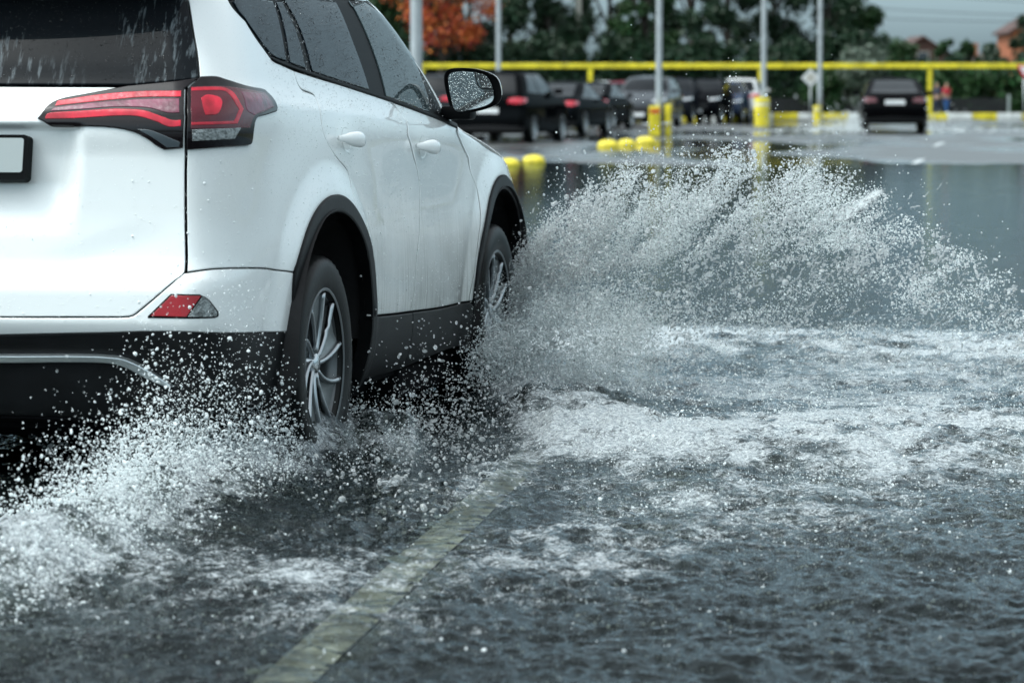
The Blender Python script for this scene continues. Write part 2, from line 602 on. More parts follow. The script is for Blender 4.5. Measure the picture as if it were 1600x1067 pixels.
M['black_gloss'] = mat('satin_black_trim', (.003, .0035, .004), rough=.5, spec=.06)
M['cladding'] = mat('black_plastic_cladding', (.007, .008, .009), rough=.5, spec=.28, bump=(60, .25, .002), vary=(9, .35))
M['core'] = mat('dark_inner_shell', (.006, .006, .007), rough=.8, spec=.1)
M['liner'] = mat('wheel_well_liner', (.008, .008, .009), rough=.7, bump=(40, .5, .004))
M['tyre'] = mat('wet_tyre_rubber', (.004, .005, .005), rough=.45, spec=.22, bump=(70, .3, .002))
M['silver'] = mat('machined_alloy', (.50, .53, .55), rough=.26, metal=1.0, bump=(90, .1, .001))
M['spoke_edge'] = mat('machined_spoke_edge', (.40, .43, .45), rough=.3, metal=1.0)
M['rim_dark'] = mat('dark_wet_alloy', (.10, .11, .115), rough=.35, metal=.6)
M['rimgrey'] = mat('graphite_alloy', (.20, .22, .225), rough=.38, metal=.35, spec=.5, bump=(40, .2, .002), vary=(12, .2))
M['silvertrim'] = mat('satin_silver_trim', (.60, .66, .68), rough=.28, metal=.75)
M['lamp_dark'] = mat('smoked_lamp_lens', (.005, .003, .004), rough=.06, spec=.3, coat=.15)
rain_beads(M['lamp_dark'], 130, .12, .5, .0015)
M['lamp_red'] = mat('red_lamp_lens', (.48, .010, .030), rough=.2, spec=.3, coat=.35, bump=(45, .5, .004), vary=(16, .4))
M['lamp_deep'] = mat('deep_red_lens', (.085, .004, .012), rough=.12, spec=.3, coat=.35, bump=(50, .3, .003))
rain_beads(M['lamp_deep'], 120, .12, .5, .0015)
M['lamp_pink'] = mat('pink_frosted_lens', (.15, .03, .06), rough=.2, spec=.3, coat=.3, bump=(60, .5, .003), vary=(18, .5))
M['lamp_clear'] = mat('ribbed_clear_lens', (.22, .24, .24), rough=.2, metal=.5, coat=.5, bump=(140, 1.0, .006), vary=(70, .7))
M['lamp_grey'] = mat('dull_lamp_insert', (.05, .065, .075), rough=.3, coat=.6)
M['plate'] = mat('plate_face', (.27, .31, .31), rough=.4, coat=.4)
rain_beads(M['plate'], 150, .12, .5, .001)
def glass_mat(name, base, streak=False, bead=.14):
    m = mat(name, base, rough=.10 if streak else .03, spec=.10 if streak else .36, coat=0.0, ior=1.45 if streak else 1.16)
    t = m.node_tree; b = t.nodes['Principled BSDF']
    _, h = rain_beads(m, 85, bead, .9, .003, coat=False)
    if streak:
        co = t.nodes.new('ShaderNodeTexCoord')
        mp = t.nodes.new('ShaderNodeMapping'); mp.inputs['Scale'].default_value = (55, 10, 11); mp.inputs['Rotation'].default_value = (0, .35, 0)
        t.links.new(co.outputs['Object'], mp.inputs[0])
        n = t.nodes.new('ShaderNodeTexNoise'); n.inputs['Scale'].default_value = 1.0; n.inputs['Detail'].default_value = 7; n.inputs['Roughness'].default_value = .65
        t.links.new(mp.outputs[0], n.inputs['Vector'])
        r = t.nodes.new('ShaderNodeValToRGB'); r.color_ramp.elements[0].position = .54; r.color_ramp.elements[1].position = .66
        t.links.new(n.outputs[0], r.inputs[0])
        # patches where the wiper has left water
        n2 = t.nodes.new('ShaderNodeTexNoise'); n2.inputs['Scale'].default_value = 3.2; n2.inputs['Detail'].default_value = 1
        t.links.new(co.outputs['Object'], n2.inputs['Vector'])
        r2 = t.nodes.new('ShaderNodeValToRGB'); r2.color_ramp.elements[0].position = .42; r2.color_ramp.elements[1].position = .54
        t.links.new(n2.outputs[0], r2.inputs[0])
        mm = t.nodes.new('ShaderNodeMath'); mm.operation = 'MULTIPLY'
        t.links.new(r.outputs[0], mm.inputs[0]); t.links.new(r2.outputs[0], mm.inputs[1])
        mx = t.nodes.new('ShaderNodeMixRGB'); mx.inputs[1].default_value = (*base, 1); mx.inputs[2].default_value = (.09, .108, .118, 1)
        t.links.new(mm.outputs[0], mx.inputs[0]); t.links.new(mx.outputs[0], b.inputs['Base Color'])
        mr = t.nodes.new('ShaderNodeMapRange'); mr.inputs[3].default_value = .03; mr.inputs[4].default_value = .45
        t.links.new(mm.outputs[0], mr.inputs[0]); t.links.new(mr.outputs[0], b.inputs['Roughness'])
    return m
M['rear_glass'] = glass_mat('tinted_rear_glass', (.007, .009, .011), streak=True, bead=.05)
M['side_glass'] = glass_mat('tinted_side_glass', (.008, .014, .020))
M['front_glass'] = glass_mat('clearer_side_glass', (.030, .046, .050))

# ------------------------------------------------------------------ the white SUV
TH = math.atan((1927 - 800) / FPX * math.cos(PITCH))
Fv = np.array([math.sin(TH), math.cos(TH), 0]); Rv = np.array([math.cos(TH), -math.sin(TH), 0])
hub = ground(511, 568, .358)
SUV_O = hub - Rv * .90 - np.array([0, 0, .358])
suv = empty('suv', SUV_O, -TH)
tag(suv, 'large white SUV with red tail lights driving through deep water in the foreground', 'car')
MW = Matrix.Translation(Vector(SUV_O)) @ Matrix.Rotation(-TH, 4, 'Z')

def suv_side_d(x, z):
    d = np.zeros(np.broadcast(x, z).shape)
    for cx in (.04, 2.66):
        r = np.hypot(x - cx, (z - .37))
        d = d + .024 * (1 - sstep(.53, .655, r)) + .016 * (1 - sstep(.60, .90, r)) * sstep(.5, .8, z)
    # hollow of the doors
    d = d - .010 * np.exp(-((z - .84) / .17)**2) * sstep(.6, 1.1, x) * (1 - sstep(1.7, 2.2, x))
    return d
def suv_rear_d(y, z):
    ay = np.abs(y)
    d = np.zeros(np.broadcast(y, z).shape)
    # plate recess
    edge = .30 + .10 * (z - .98)
    rec = (1 - sstep(edge, edge + .10, ay)) * sstep(.80, .98, z) * (1 - sstep(1.135, 1.152, z))
    d = d - .045 * rec
    # lower panel crease that sweeps up at the side
    zc = .725 + .10 * sstep(.22, .60, ay)
    d = d - .0045 * (1 - sstep(zc - .045, zc + .045, z)) * sstep(.655, .70, z) * (1 - sstep(.54, .70, ay))
    return d
S = Shell(
    xr=[(.18, -.78), (.26, -.86), (.34, -.90), (.42, -.93), (.50, -.975), (.56, -1.0), (.64, -1.0), (.685, -.99), (.71, -.968), (.76, -.958), (.9, -.952), (1.05, -.955), (1.13, -.965), (1.18, -.955),
        (1.22, -.925), (1.27, -.888), (1.34, -.85), (1.45, -.785), (1.56, -.715), (1.60, -.70), (1.68, -.66)],
    w=[(.18, .80), (.28, .862), (.36, .885), (.45, .897), (.55, .903), (.70, .903), (.85, .897), (1.0, .893), (1.10, .891), (1.165, .884), (1.20, .868), (1.24, .849), (1.28, .834), (1.40, .79), (1.52, .742), (1.60, .70), (1.68, .62)],
    xf=[(.18, 3.30), (.3, 3.38), (.46, 3.50), (.56, 3.60), (.7, 3.62), (.85, 3.58), (.93, 3.48), (.98, 3.32), (1.02, 3.08), (1.06, 2.82), (1.10, 2.58), (1.15, 2.46), (1.22, 2.40), (1.32, 2.28), (1.47, 2.06), (1.60, 1.86), (1.68, 1.7)],
    shear=.045, side_d=suv_side_d, rear_d=suv_rear_d)
S.build_inv(MW)

def arc_s(cx, cz, r, a0, a1, n=14):
    return [('s', cx + r * math.cos(math.radians(a0 + (a1 - a0) * i / n)), cz + r * math.sin(math.radians(a0 + (a1 - a0) * i / n))) for i in range(n + 1)]
RA, FA = (.045, .365), (2.665, .365)     # arch centres
RO = .535                                 # sheet metal edge of the arch
def build_suv():
    # inner dark core (closes the shut lines)
    uu = np.concatenate([np.linspace(0, .7, 12), np.linspace(.75, 4.2, 90), np.linspace(4.3, S.UE, 20)])
    zz = np.linspace(.26, 1.60, 60)
    U, Z = np.meshgrid(uu, zz)
    p, n = S.P(U, Z, -.022)
    V = []; Fc = []
    for sgn in (1, -1):
        b = len(V)
        V += [tuple(q * [sgn, 1, 1]) for q in p.reshape(-1, 3)]
        W = len(uu)
        for j in range(len(zz) - 1):
            for i in range(W - 1):
                c = (p[j, i] + p[j + 1, i + 1]) / 2
                if min(math.hypot(c[1] - RA[0], c[2] - RA[1]), math.hypot(c[1] - FA[0], c[2] - FA[1])) < .50 and abs(c[0]) > .5: continue
                f = (b + j * W + i, b + j * W + i + 1, b + (j + 1) * W + i + 1, b + (j + 1) * W + i)
                Fc.append(f if sgn > 0 else f[::-1])
    mesh_obj('inner_body', V, Fc, M['core'], suv)
    bm = bmesh.new()
    add_box(bm, (0, 1.3, .24), (1.50, 3.9, .09)); add_box(bm, (.1, 1.2, .19), (.9, 3.0, .12), bevel=.03); add_box(bm, (0, 1.35, .17), (1.3, 1.6, .10), bevel=.03); add_box(bm, (0, 2.95, .18), (1.1, .7, .12), bevel=.03); add_box(bm, (0, 2.05, .16), (1.55, 1.1, .12), bevel=.03)  # floor slab, plus lower boxes added to block bright water showing under the car
    add_box(bm, (0, .0, .36), (1.40, .10, .10)); add_box(bm, (0, 2.66, .36), (1.40, .10, .10))
    add_box(bm, (.0, -.62, .30), (.9, .45, .14), bevel=.04)
    bm_obj('underbody', bm, M['core'], suv)
    # wheel wells
    for cx, cz in (RA, FA):
        for sg in (1, -1):
            bm = bmesh.new()
            prev = None
            for k in range(41):
                a = math.radians(4 + 190 * k / 40)
                y, z = cx + .50 * math.cos(a), cz + .50 * math.sin(a)
                row = [bm.verts.new((sg * q, y, z)) for q in (.93 if abs(k - 20) < 19 else .90, .80, .55)] + [bm.verts.new((sg * .55, cx + .02 * math.cos(a), cz + .02 * math.sin(a)))]
                if prev:
                    for i in range(3): bm.faces.new((prev[i], prev[i + 1], row[i + 1], row[i]))
                prev = row
            bm_obj('wheel_well', bm, M['liner'], suv, smooth=True)

    # ---- rear
    glass = [[('r', 0, 1.272), (0, 132.5), (202, 133)], [(202, 133), (311, 122)], [(311, 122), (308, 90), (303, 60), (293, 2)],
             [(293, 2), ('u', .66, 1.565)], [('u', .66, 1.565), ('u', 0, 1.575)], [('u', 0, 1.575), ('r', 0, 1.272)]]
    panel(S, 'rear_window', glass, M['rear_glass'], suv, mode='both', gap=.001, off=.001)
    gate = [[('r', 0, 1.268), (0, 134.5), (202, 135.5)], [(202, 135.5), (291, 126)], [(291, 126), (290, 180), (289.5, 240), (289, 330), (289, 424)],
            [(289, 424), (284, 430), (250, 459), (218, 486), (206, 494), (190, 496)], [(190, 496), (100, 496), (0, 496), ('r', 0, .566)], [('r', 0, .566), ('r', 0, 1.268)]]
    panel(S, 'tailgate', gate, M['paint'], suv, mode='both', grid=.016, gap=.0028)
    bump = [[('r', 0, .566), (0, 496), (190, 496)], [(190, 496), (206, 494), (218, 486), (250, 459), (284, 430), (289, 426)], [(289, 426), (340, 420), (400, 419), (440, 423), (465, 427)],
            [(465, 427), (455, 519)], [(455, 519), (300, 519.5), (150, 521), (0, 524), ('r', 0, .507)], [('r', 0, .507), ('r', 0, .566)]]
    panel(S, 'rear_bumper', bump, M['paint'], suv, mode='both', gap=.002, grid=.018)
    low = [[('r', 0, .507), (0, 524), (150, 521), (300, 519.5), (455, 519)], [(455, 519), ('s', -.40, .42), ('s', -.41, .33), ('s', -.47, .28)],
           [('s', -.47, .28), ('s', -.58, .265)], [('s', -.58, .265), ('u', .6, .25), ('u', 0, .25)], [('u', 0, .25), ('r', 0, .507)]]
    panel(S, 'lower_bumper', low, M['cladding'], suv, mode='both', gap=.001, off=-.002)
    # silver skid trim
    tr = [[('r', 0, .452), (0, 553), (120, 553), (172, 555), (200, 560), (235, 578), (270, 601)], [(270, 601), (262, 603)], [(262, 603), (228, 588), (196, 571), (165, 564), (100, 563), (0, 564), ('r', 0, .432)], [('r', 0, .432), ('r', 0, .452)]]
    panel(S, 'skid_trim', tr, M['silvertrim'], suv, mode='both', gap=0, off=.014, depth=.02, edge=.015, grid=.012)
    # ---- quarter + D pillar
    quarter = [[(292, 425), (292, 330), (292.5, 240), (292.5, 128)], [(292.5, 128), (313, 123)], [(313, 123), (310, 90), (305, 60), (295.5, 2)], [(295.5, 2), ('u', .70, 1.60)],
               [('u', .70, 1.60), ('u', 1.0, 1.60), ('s', -.35, 1.60)], [('s', -.35, 1.60), (357, 0), (376, 25), (397, 55), (412, 76), (426, 94), (440, 101), (459, 110)],
               [(459, 110), (463, 125), (472, 140), (490, 148), (497, 163), (503, 195), (511, 221), (524, 243), (540, 262), (545, 272)],
               arc_s(*RA, RO, 62, 144, 14) + [(466, 427)], [(466, 427), (440, 423), (400, 419), (340, 420), (292, 425)]]
    q = two(S, 'quarter_panel', quarter, M['paint'], suv, gap=.0022, grid=.017)
    # ---- doors
    gap1 = [(459, 110), (463, 125), (472, 140), (490, 148), (497, 163), (503, 195), (511, 221), (524, 243), (540, 262), (545, 272)]
    gapd = [(606, 157), (617, 166), (628, 180), (637, 198), (642, 225), (648.5, 251), (654, 274), (656.5, 310), (656, 350), (651, 410), (642, 487)]
    gapf = [(714, 199), (722, 226), (734, 262), (746, 297), (751, 330), (749, 365), (742, 425), (733, 471)]
    rdoor = [gap1[::-1], [(459, 110), (500, 123), (550, 138), (606, 157)], gapd, [(642, 487), (610, 491), (578, 495)], [(578, 495), ('s', .555, .52)] + arc_s(*RA, RO, 24, 62, 8)[0:]]
    two(S, 'rear_door', rdoor, M['paint'], suv, gap=.0022, grid=.018)
    fdoor = [gapd[::-1], [(606, 157), (650, 173), (690, 188), (714, 199)], gapf, [(733, 471), (690, 480), (642, 487)]]
    two(S, 'front_door', fdoor, M['paint'], suv, gap=.0022, grid=.018)
    fend = [gapf[::-1], [(714, 199), ('s', 2.05, 1.11), ('s', 2.35, 1.045), ('u', 4.2, 1.0), ('u', 4.35, .93)], [('u', 4.35, .93), ('u', 4.40, .75)], [('u', 4.40, .75), ('s', 3.22, .62), ('s', 3.19, .52)], arc_s(*FA, RO, 16, 164, 20), [arc_s(*FA, RO, 16, 164, 20)[-1], ('s', 2.13, .44), (733, 471)]]
    two(S, 'front_fender', fend, M['paint'], suv, gap=.0022, grid=.018)
    # ---- arch and sill cladding
    def arch(cx, cz, a0, a1, ro, ri, extra_a, extra_b, name='arch_trim'):
        o = arc_s(cx, cz, ro, a0, a1, 26); i_ = arc_s(cx, cz, ri, a1, a0, 26)
        segs = [o, extra_b(o[-1], i_[0]), i_, extra_a(i_[-1], o[0])]
        two(S, name, segs, M['cladding'], suv, gap=0, off=.010, depth=.05, roll=.004, roll_w=.008, edge=.016, grid=.014)
    arch(RA[0], RA[1], 14, 146, .545, .488, lambda p, q_: [p, ('s', .525, .40), ('s', .53, .25), ('s', .575, .25), ('s', .585, .42), q_],
         lambda p, q_: [p, (457, 519), ('s', -.415, .40), ('s', -.415, .28), ('s', -.36, .26), ('s', -.36, .42), q_])
    arch(FA[0], FA[1], 9, 166, .545, .488, lambda p, q_: [p, q_],
         lambda p, q_: [p, ('s', 2.135, .42), ('s', 2.13, .25), ('s', 2.18, .25), ('s', 2.18, .40), q_])
    sill_a = [[(578, 496), (610, 492), (642, 488)], [(642, 488), (641, 520), (625, 575)], [(625, 575), ('s', .58, .25)], [('s', .58, .25), ('s', .59, .40), (578, 496)]]
    two(S, 'sill_trim', sill_a, M['cladding'], suv, gap=.002, off=.008, depth=.03, roll=.003)
    sill_b = [[(642, 488), (690, 481), (733, 472)], [(733, 472), ('s', 2.13, .40), ('s', 2.13, .26)], [('s', 2.13, .26), ('s', 1.6, .255), (625, 575)], [(625, 575), (641, 520), (642, 488)]]
    two(S, 'sill_trim', sill_b, M['cladding'], suv, gap=.002, off=.008, depth=.03, roll=.003)
    # ---- greenhouse
    top = 1.575
    sur = [[(357, 2), (376, 26), (398, 56), (414, 78), (427, 92), (441, 99), (480, 112)], [(480, 112), (550, 135), (606, 154), (650, 170), (690, 186), (714, 197)],
           [(714, 197), (700, 172), (679, 137), (668, 114), (652, 81), (616, 33), (571, 0)], [(571, 0), ('u', S.u_side(1.1, top), top)], [('u', S.u_side(1.1, top), top), ('s', -.2, top)], [('s', -.2, top), (357, 2)]]
    two(S, 'window_surround', sur, M['black_gloss'], suv, gap=.001, off=-.003)
    pane = lambda segs, m, nm='side_window': two(S, nm, segs, m, suv, gap=.001, off=.0012, roll=.0004, depth=.006, grid=.03)
    pane([[(364, 4), (380, 27), (401, 56), (416, 77), (430, 90), (447, 96)], [(447, 96), (437, 39), (426, 3)], [(426, 3), ('s', -.33, 1.555)], [('s', -.33, 1.555), (364, 4)]], M['side_glass'])
    pane([[(453, 99), (478, 108)], [(478, 108), (462, 49), (440, 3)], [(440, 3), (431, 3)], [(431, 3), (443, 39), (453, 99)]], M['side_glass'])
    pane([[(488, 112), (530, 126), (577, 141)], [(577, 141), (551, 65), (524, 3)], [(524, 3), ('s', .75, 1.56), ('s', .15, 1.56), (446, 3)], [(446, 3), (470, 49), (488, 112)]], M['side_glass'])
    pane([[(603, 151), (640, 164), (672, 176)], [(672, 176), (668, 150), (657, 118), (634, 72), (604, 32), (568, 3)], [(568, 3), ('s', 1.05, 1.55)], [('s', 1.05, 1.55), (546, 3)], [(546, 3), (576, 62), (603, 151)]], M['front_glass'])
    # belt moulding
    two(S, 'belt_moulding', [[(424, 92), (427, 91.5), (441, 98), (480, 112), (550, 134.5), (606, 153), (650, 169), (690, 184)], [(690, 184), (714, 196.5)], [(714, 196.5), (714, 201)], [(714, 201), (690, 190), (650, 174), (606, 158), (550, 139.5), (480, 116.5), (441, 102.5), (424, 94.5)], [(424, 94.5), (424, 92)]],
        M['black_gloss'], suv, gap=0, off=.007, depth=.012, roll=.003, roll_w=.003, edge=.012, grid=.01)
    # A pillar, roof, windscreen, bonnet, nose
    ap = [[(572, 0), (617, 33), (653, 81), (669, 114), (680, 137), (703, 178)], [(703, 178), ('s', 2.03, 1.125), ('u', 4.24, 1.12)], [('u', 4.24, 1.12), ('u', 4.30, 1.3), ('u', 4.30, 1.60)], [('u', 4.30, 1.60), (572, 0)]]
    two(S, 'windscreen_pillar', ap, M['paint'], suv, gap=.001)
    two(S, 'roof_rail', [[('u', .70, 1.602), ('u', 1.0, 1.602), ('s', -.35, 1.602), ('s', 1.2, 1.602), ('u', 4.30, 1.602)], [('u', 4.30, 1.602), ('u', 4.30, 1.625), ('s', 1.2, 1.64), ('s', -.35, 1.64), ('u', .70, 1.64)], [('u', .70, 1.64), ('u', .70, 1.602)]], M['paint'], suv, gap=0)
    two(S, 'roof_side', [[('s', -.36, 1.60), ('s', .6, 1.60), ('s', 1.55, 1.60)], [('s', 1.55, 1.60), ('s', 1.5, 1.577)], [('s', 1.5, 1.577), ('s', -.34, 1.577)], [('s', -.34, 1.577), ('s', -.36, 1.60)]], M['paint'], suv, gap=0)
    ws = lambda a, b, nm, m, z0, z1, off=0.0: two(S, nm, [[('u', a, z0), ('u', b, z0)], [('u', b, z0), ('u', b, z1)], [('u', b, z1), ('u', a, z1)], [('u', a, z1), ('u', a, z0)]], m, suv, gap=.0, off=off, grid=.03)
    ws(4.31, S.UE, 'windscreen', M['side_glass'], 1.135, 1.60)
    ws(4.36, S.UE, 'bonnet', M['paint'], .935, 1.13)
    ws(4.41, S.UE, 'front_bumper', M['paint'], .62, .932)
    ws(4.30, S.UE, 'lower_grille', M['cladding'], .28, .615)
    ws(4.45, 4.95, 'headlamp', M['lamp_clear'], .80, .92, .006)
    # roof cap
    th_ = np.linspace(0, 1, 10)
    V = []; Fc = []
    uu = np.concatenate([np.linspace(0, .7, 10), np.linspace(.74, 4.2, 50), np.linspace(4.3, S.UE, 16)])
    p0, _ = S.P(uu, np.full(len(uu), 1.62), 0)
    W = len(uu)
    for k, t in enumerate(th_):
        for q in p0: V.append(((q[0]) * (1 - t), q[1] + (0.6 - q[1]) * t * .999, 1.62 + .075 * math.sin(t * math.pi / 2)))
    for k in range(len(th_) - 1):
        for i in range(W - 1): Fc.append((k * W + i, k * W + i + 1, (k + 1) * W + i + 1, (k + 1) * W + i))
    n0 = len(V)
    V += [(-x, y, z) for x, y, z in V]
    Fc += [tuple(n0 + q for q in f[::-1]) for f in Fc]
    mesh_obj('roof', V, Fc, M['paint'], suv)
    # rear spoiler over the window
    bm = bmesh.new()
    prof = [(-.68, 1.68), (-.90, 1.625), (-.915, 1.60), (-.90, 1.59), (-.66, 1.60)]
    xs = np.linspace(-.66, .66, 15)
    rings = [[bm.verts.new((x, a + .10 * (x / .66)**2, b - .02 * (x / .66)**2)) for a, b in prof] for x in xs]
    for A, B in zip(rings, rings[1:]):
        for k in range(5): bm.faces.new((A[k], A[(k + 1) % 5], B[(k + 1) % 5], B[k]))
    bm.faces.new(rings[0]); bm.faces.new(rings[-1])
    bmesh.ops.recalc_face_normals(bm, faces=bm.faces)
    bm_obj('roof_spoiler', bm, M['paint'], suv, sharp=35)

    # ---- tail lights
    for md in ('right', 'left'):
        g = dict(mode=md, gap=0, edge=.012, grid=.014, roll=.003, roll_w=.004)
        inn = [[(59, 186), (87, 159), (140, 147), (200, 135.5)], [(200, 135.5), (309, 123.5)], [(309, 123.5), (287.5, 141)], [(287.5, 141), (286, 231)], [(286, 231), (257, 234)], [(257, 234), (244, 227), (232, 218), (210, 207), (180, 200.5), (140, 198), (85, 197)], [(85, 197), (59, 186)]]
        a = panel(S, 'tail_light', inn, M['lamp_dark'], suv, off=.008, depth=.02, **g)
        a['label'] = 'tail light section on the tailgate'
        k = dict(mode=md, gap=0, edge=.008, grid=.01, roll=.0008, roll_w=.0015, depth=.004, off=.0096)
        panel(S, 'upper_lens', [[(91, 160.5), (150, 151.5), (220, 145.5), (283, 145)], [(283, 145), (283, 154)], [(283, 154), (220, 155), (150, 161.5), (87, 168.5)], [(87, 168.5), (91, 160.5)]], M['lamp_red'], a, **k)
        panel(S, 'middle_lens', [[(85, 171), (150, 163.5), (220, 158), (280, 157)], [(280, 157), (281, 178)], [(281, 178), (262, 178), (230, 171), (180, 170), (120, 174), (80, 176)], [(80, 176), (85, 171)]], M['lamp_pink'], a, **k)
        panel(S, 'lower_lens', [[(72, 183.5), (80, 178), (120, 176), (180, 173), (225, 175), (255, 184), (270, 189), (283, 189)], [(283, 189), (283, 198)], [(283, 198), (264, 198.5), (245, 191), (215, 183), (180, 182.5), (120, 186), (72, 187)], [(72, 187), (72, 183.5)]], M['lamp_red'], a, **k)
        panel(S, 'reflex_strip', [[(215, 202), (240, 205), (282, 222)], [(282, 222), (281, 229)], [(281, 229), (262, 230)], [(262, 230), (240, 215), (215, 202)]], M['lamp_grey'], a, **k)
        out = [[(291.5, 142), (312, 121.5)], [(312, 121.5), (335, 121), (352, 126), (385, 136), (410, 141)], [(410, 141), (421, 152), (430, 168)], [(430, 168), (429, 175)], [(429, 175), (415, 179.5), (402, 183), (396, 190), (394, 200), (392, 217)],
               [(392, 217), (390, 225), (384, 228)], [(384, 228), (340, 230.5), (291.5, 233.5)], [(291.5, 233.5), (291.5, 142)]]
        b = panel(S, 'tail_light', out, M['lamp_dark'], suv, off=.010, depth=.022, **g)
        b['label'] = 'tail light section wrapping round the rear corner'
        k['off'] = .0116
        panel(S, 'deep_lens', [[(297, 139), (345, 138), (385, 143), (410, 148)], [(410, 148), (420, 160), (424, 168)], [(424, 168), (405, 177), (392, 184), (386, 200)], [(386, 200), (297, 202)], [(297, 202), (297, 139)]], M['lamp_deep'], b, **k)
        k['off'] = .0126
        panel(S, 'ring_lens', [[(298, 141), (320, 139.5), (345, 140), (360, 147), (369, 160), (376, 172)], [(376, 172), (366, 194)], [(366, 194), (298, 197)], [(298, 197), (298, 193)], [(298, 193), (361, 190)], [(361, 190), (369, 173)], [(369, 173), (362, 162), (354, 151), (342, 145), (298, 146)], [(298, 146), (298, 141)]], M['lamp_red'], b, **k)
        panel(S, 'bulb_reflector', [[(312, 157), (322, 152), (340, 156), (343, 168), (336, 180), (318, 182)], [(318, 182), (312, 157)]], M['lamp_red'], b, **k)
        panel(S, 'frosted_lens', [[(372, 146), (408, 150)], [(408, 150), (421, 168)], [(421, 168), (404, 175), (392, 181)], [(392, 181), (380, 172), (372, 146)]], M['lamp_pink'], b, **k)
        panel(S, 'reversing_lens', [[(299, 203), (372, 200)], [(372, 200), (362, 217)], [(362, 217), (299, 220)], [(299, 220), (299, 203)]], M['lamp_clear'], b, **k)
        rf = panel(S, 'bumper_reflector', [[(231, 494), (267, 459)], [(267, 459), (312, 460)], [(312, 460), (326, 468), (341, 487)], [(341, 487), (341, 494), (335, 497)], [(335, 497), (290, 498), (231, 497)], [(231, 497), (231, 494)]], M['black_gloss'], suv, off=.004, **g)
        k['off'] = .0056
        panel(S, 'red_reflector', [[(236, 493.5), (268.5, 461.5)], [(268.5, 461.5), (313, 462.5)], [(313, 462.5), (291, 495)], [(291, 495), (236, 493.5)]], M['lamp_deep'] if False else M['fog_red'], rf, **k)
        panel(S, 'clear_lens', [[(293, 495), (315, 463.5)], [(315, 463.5), (324, 469), (338, 488)], [(338, 488), (337, 493.5), (330, 495)], [(330, 495), (293, 495)]], M['lamp_clear'], rf, **k)

    # ---- number plate
    pf = bmesh.new()
    pm = Matrix.Translation((0, -.958, 1.047)) @ Matrix.Rotation(math.radians(-11), 4, 'X')
    def rrect(w, h, r, y, n=5):
        o = []
        for cx_, cz_, a0 in ((w/2-r, h/2-r, 0), (-w/2+r, h/2-r, 90), (-w/2+r, -h/2+r, 180), (w/2-r, -h/2+r, 270)):
            for i in range(n + 1):
                a = math.radians(a0 + 90 * i / n)
                o.append((cx_ + r * math.cos(a), y, cz_ + r * math.sin(a)))
        return o
    def slab(bm, w, h, r, y0, y1):
        A = [bm.verts.new(pm @ Vector(q)) for q in rrect(w, h, r, y0)]
        B = [bm.verts.new(pm @ Vector(q)) for q in rrect(w * .992, h * .975, r, y1)]
        bm.faces.new(A); bm.faces.new(B)
        for i in range(len(A)):
            j = (i + 1) % len(A)
            bm.faces.new((A[i], A[j], B[j], B[i]))
        bmesh.ops.recalc_face_normals(bm, faces=bm.faces)
    slab(pf, .455, .142, .014, .03, -.012)
    fr = bm_obj('plate_frame', pf, M['black_gloss'], suv, sharp=40)
    pf = bmesh.new()
    pm = pm @ Matrix.Translation((0, 0, .006))
    slab(pf, .431, .108, .009, 0, -.015)
    bm_obj('plate_face', pf, M['plate'], fr, sharp=40)

    # ---- door handles
    for sg in (1, -1):
        for x0, z0 in ((.30, 1.086), (1.385, 1.043)):
            y0 = float(S.P(np.array([S.u_side(x0, z0)]), np.array([z0]))[0][0][0])
            bm = bmesh.new()
            L = .215; n = 17; rings = []
            for i in range(n):
                t = i / (n - 1)
                s_ = math.sin(math.pi * min(max(t, .02), .98)) ** .45
                yy = x0 + (t - .5) * L
                out = .008 + .042 * math.sin(math.pi * t) ** .5
                hh = .025 * s_ * (1.25 - .35 * t)
                th = .013 * s_ + .004
                ring = []
                for k in range(14):
                    a = 2 * math.pi * k / 14
                    ring.append(bm.verts.new((sg * (y0 + out + th * math.cos(a)), yy, z0 - .012 * (t - .5) + hh * math.sin(a))))
                rings.append(ring)
            for A, B in zip(rings, rings[1:]):
                for k in range(14): bm.faces.new((A[k], A[(k + 1) % 14], B[(k + 1) % 14], B[k]))
            bm.faces.new(rings[0]); bm.faces.new(rings[-1])
            bmesh.ops.recalc_face_normals(bm, faces=bm.faces)
            h_ = bm_obj('door_handle', bm, M['paint'], suv, smooth=True)
            # finger recess behind the grip
            bm = bmesh.new()
            V0 = bm.verts.new((sg * (y0 - .034), x0 + .01, z0 + .004))
            ringA = []; ringB = []
            for k in range(28):
                a = 2 * math.pi * k / 28
                yy, zz_ = x0 + .01 + .062 * math.cos(a), z0 + .042 * math.sin(a)
                u_ = S.u_side(yy, zz_)
                yo = float(S.P(np.array([u_]), np.array([zz_]))[0][0][0])
                ringA.append(bm.verts.new((sg * (yo + .0008), yy, zz_)))
                ringB.append(bm.verts.new((sg * (yo + .0008 - .001), x0 + .01 + .054 * math.cos(a), z0 + .036 * math.sin(a))))
            for k in range(28):
                bm.faces.new((ringA[k], ringA[(k + 1) % 28], ringB[(k + 1) % 28], ringB[k]))
                bm.faces.new((ringB[k], ringB[(k + 1) % 28], V0))
            bmesh.ops.recalc_face_normals(bm, faces=bm.faces)
            bm_obj('handle_recess', bm, M['recess'], h_, smooth=True)

    # ---- mirrors
    XM = 1.86
    def onrear(px, py, x=XM):
        d = ray(px, py)
        t = ((SUV_O - _cam) @ Fv + x) / (d @ Fv)
        p = _cam + d * t - SUV_O
        return float(p @ Rv), float(p[2])
    outl = catmull([(694, 118), (700, 109), (715, 106.5), (740, 107.5), (762, 113), (777, 122), (783, 138), (783, 152), (775, 164), (755, 172), (730, 177), (712, 179), (705, 172), (698, 150), (694, 130), (694, 118)], 4)[:-1]
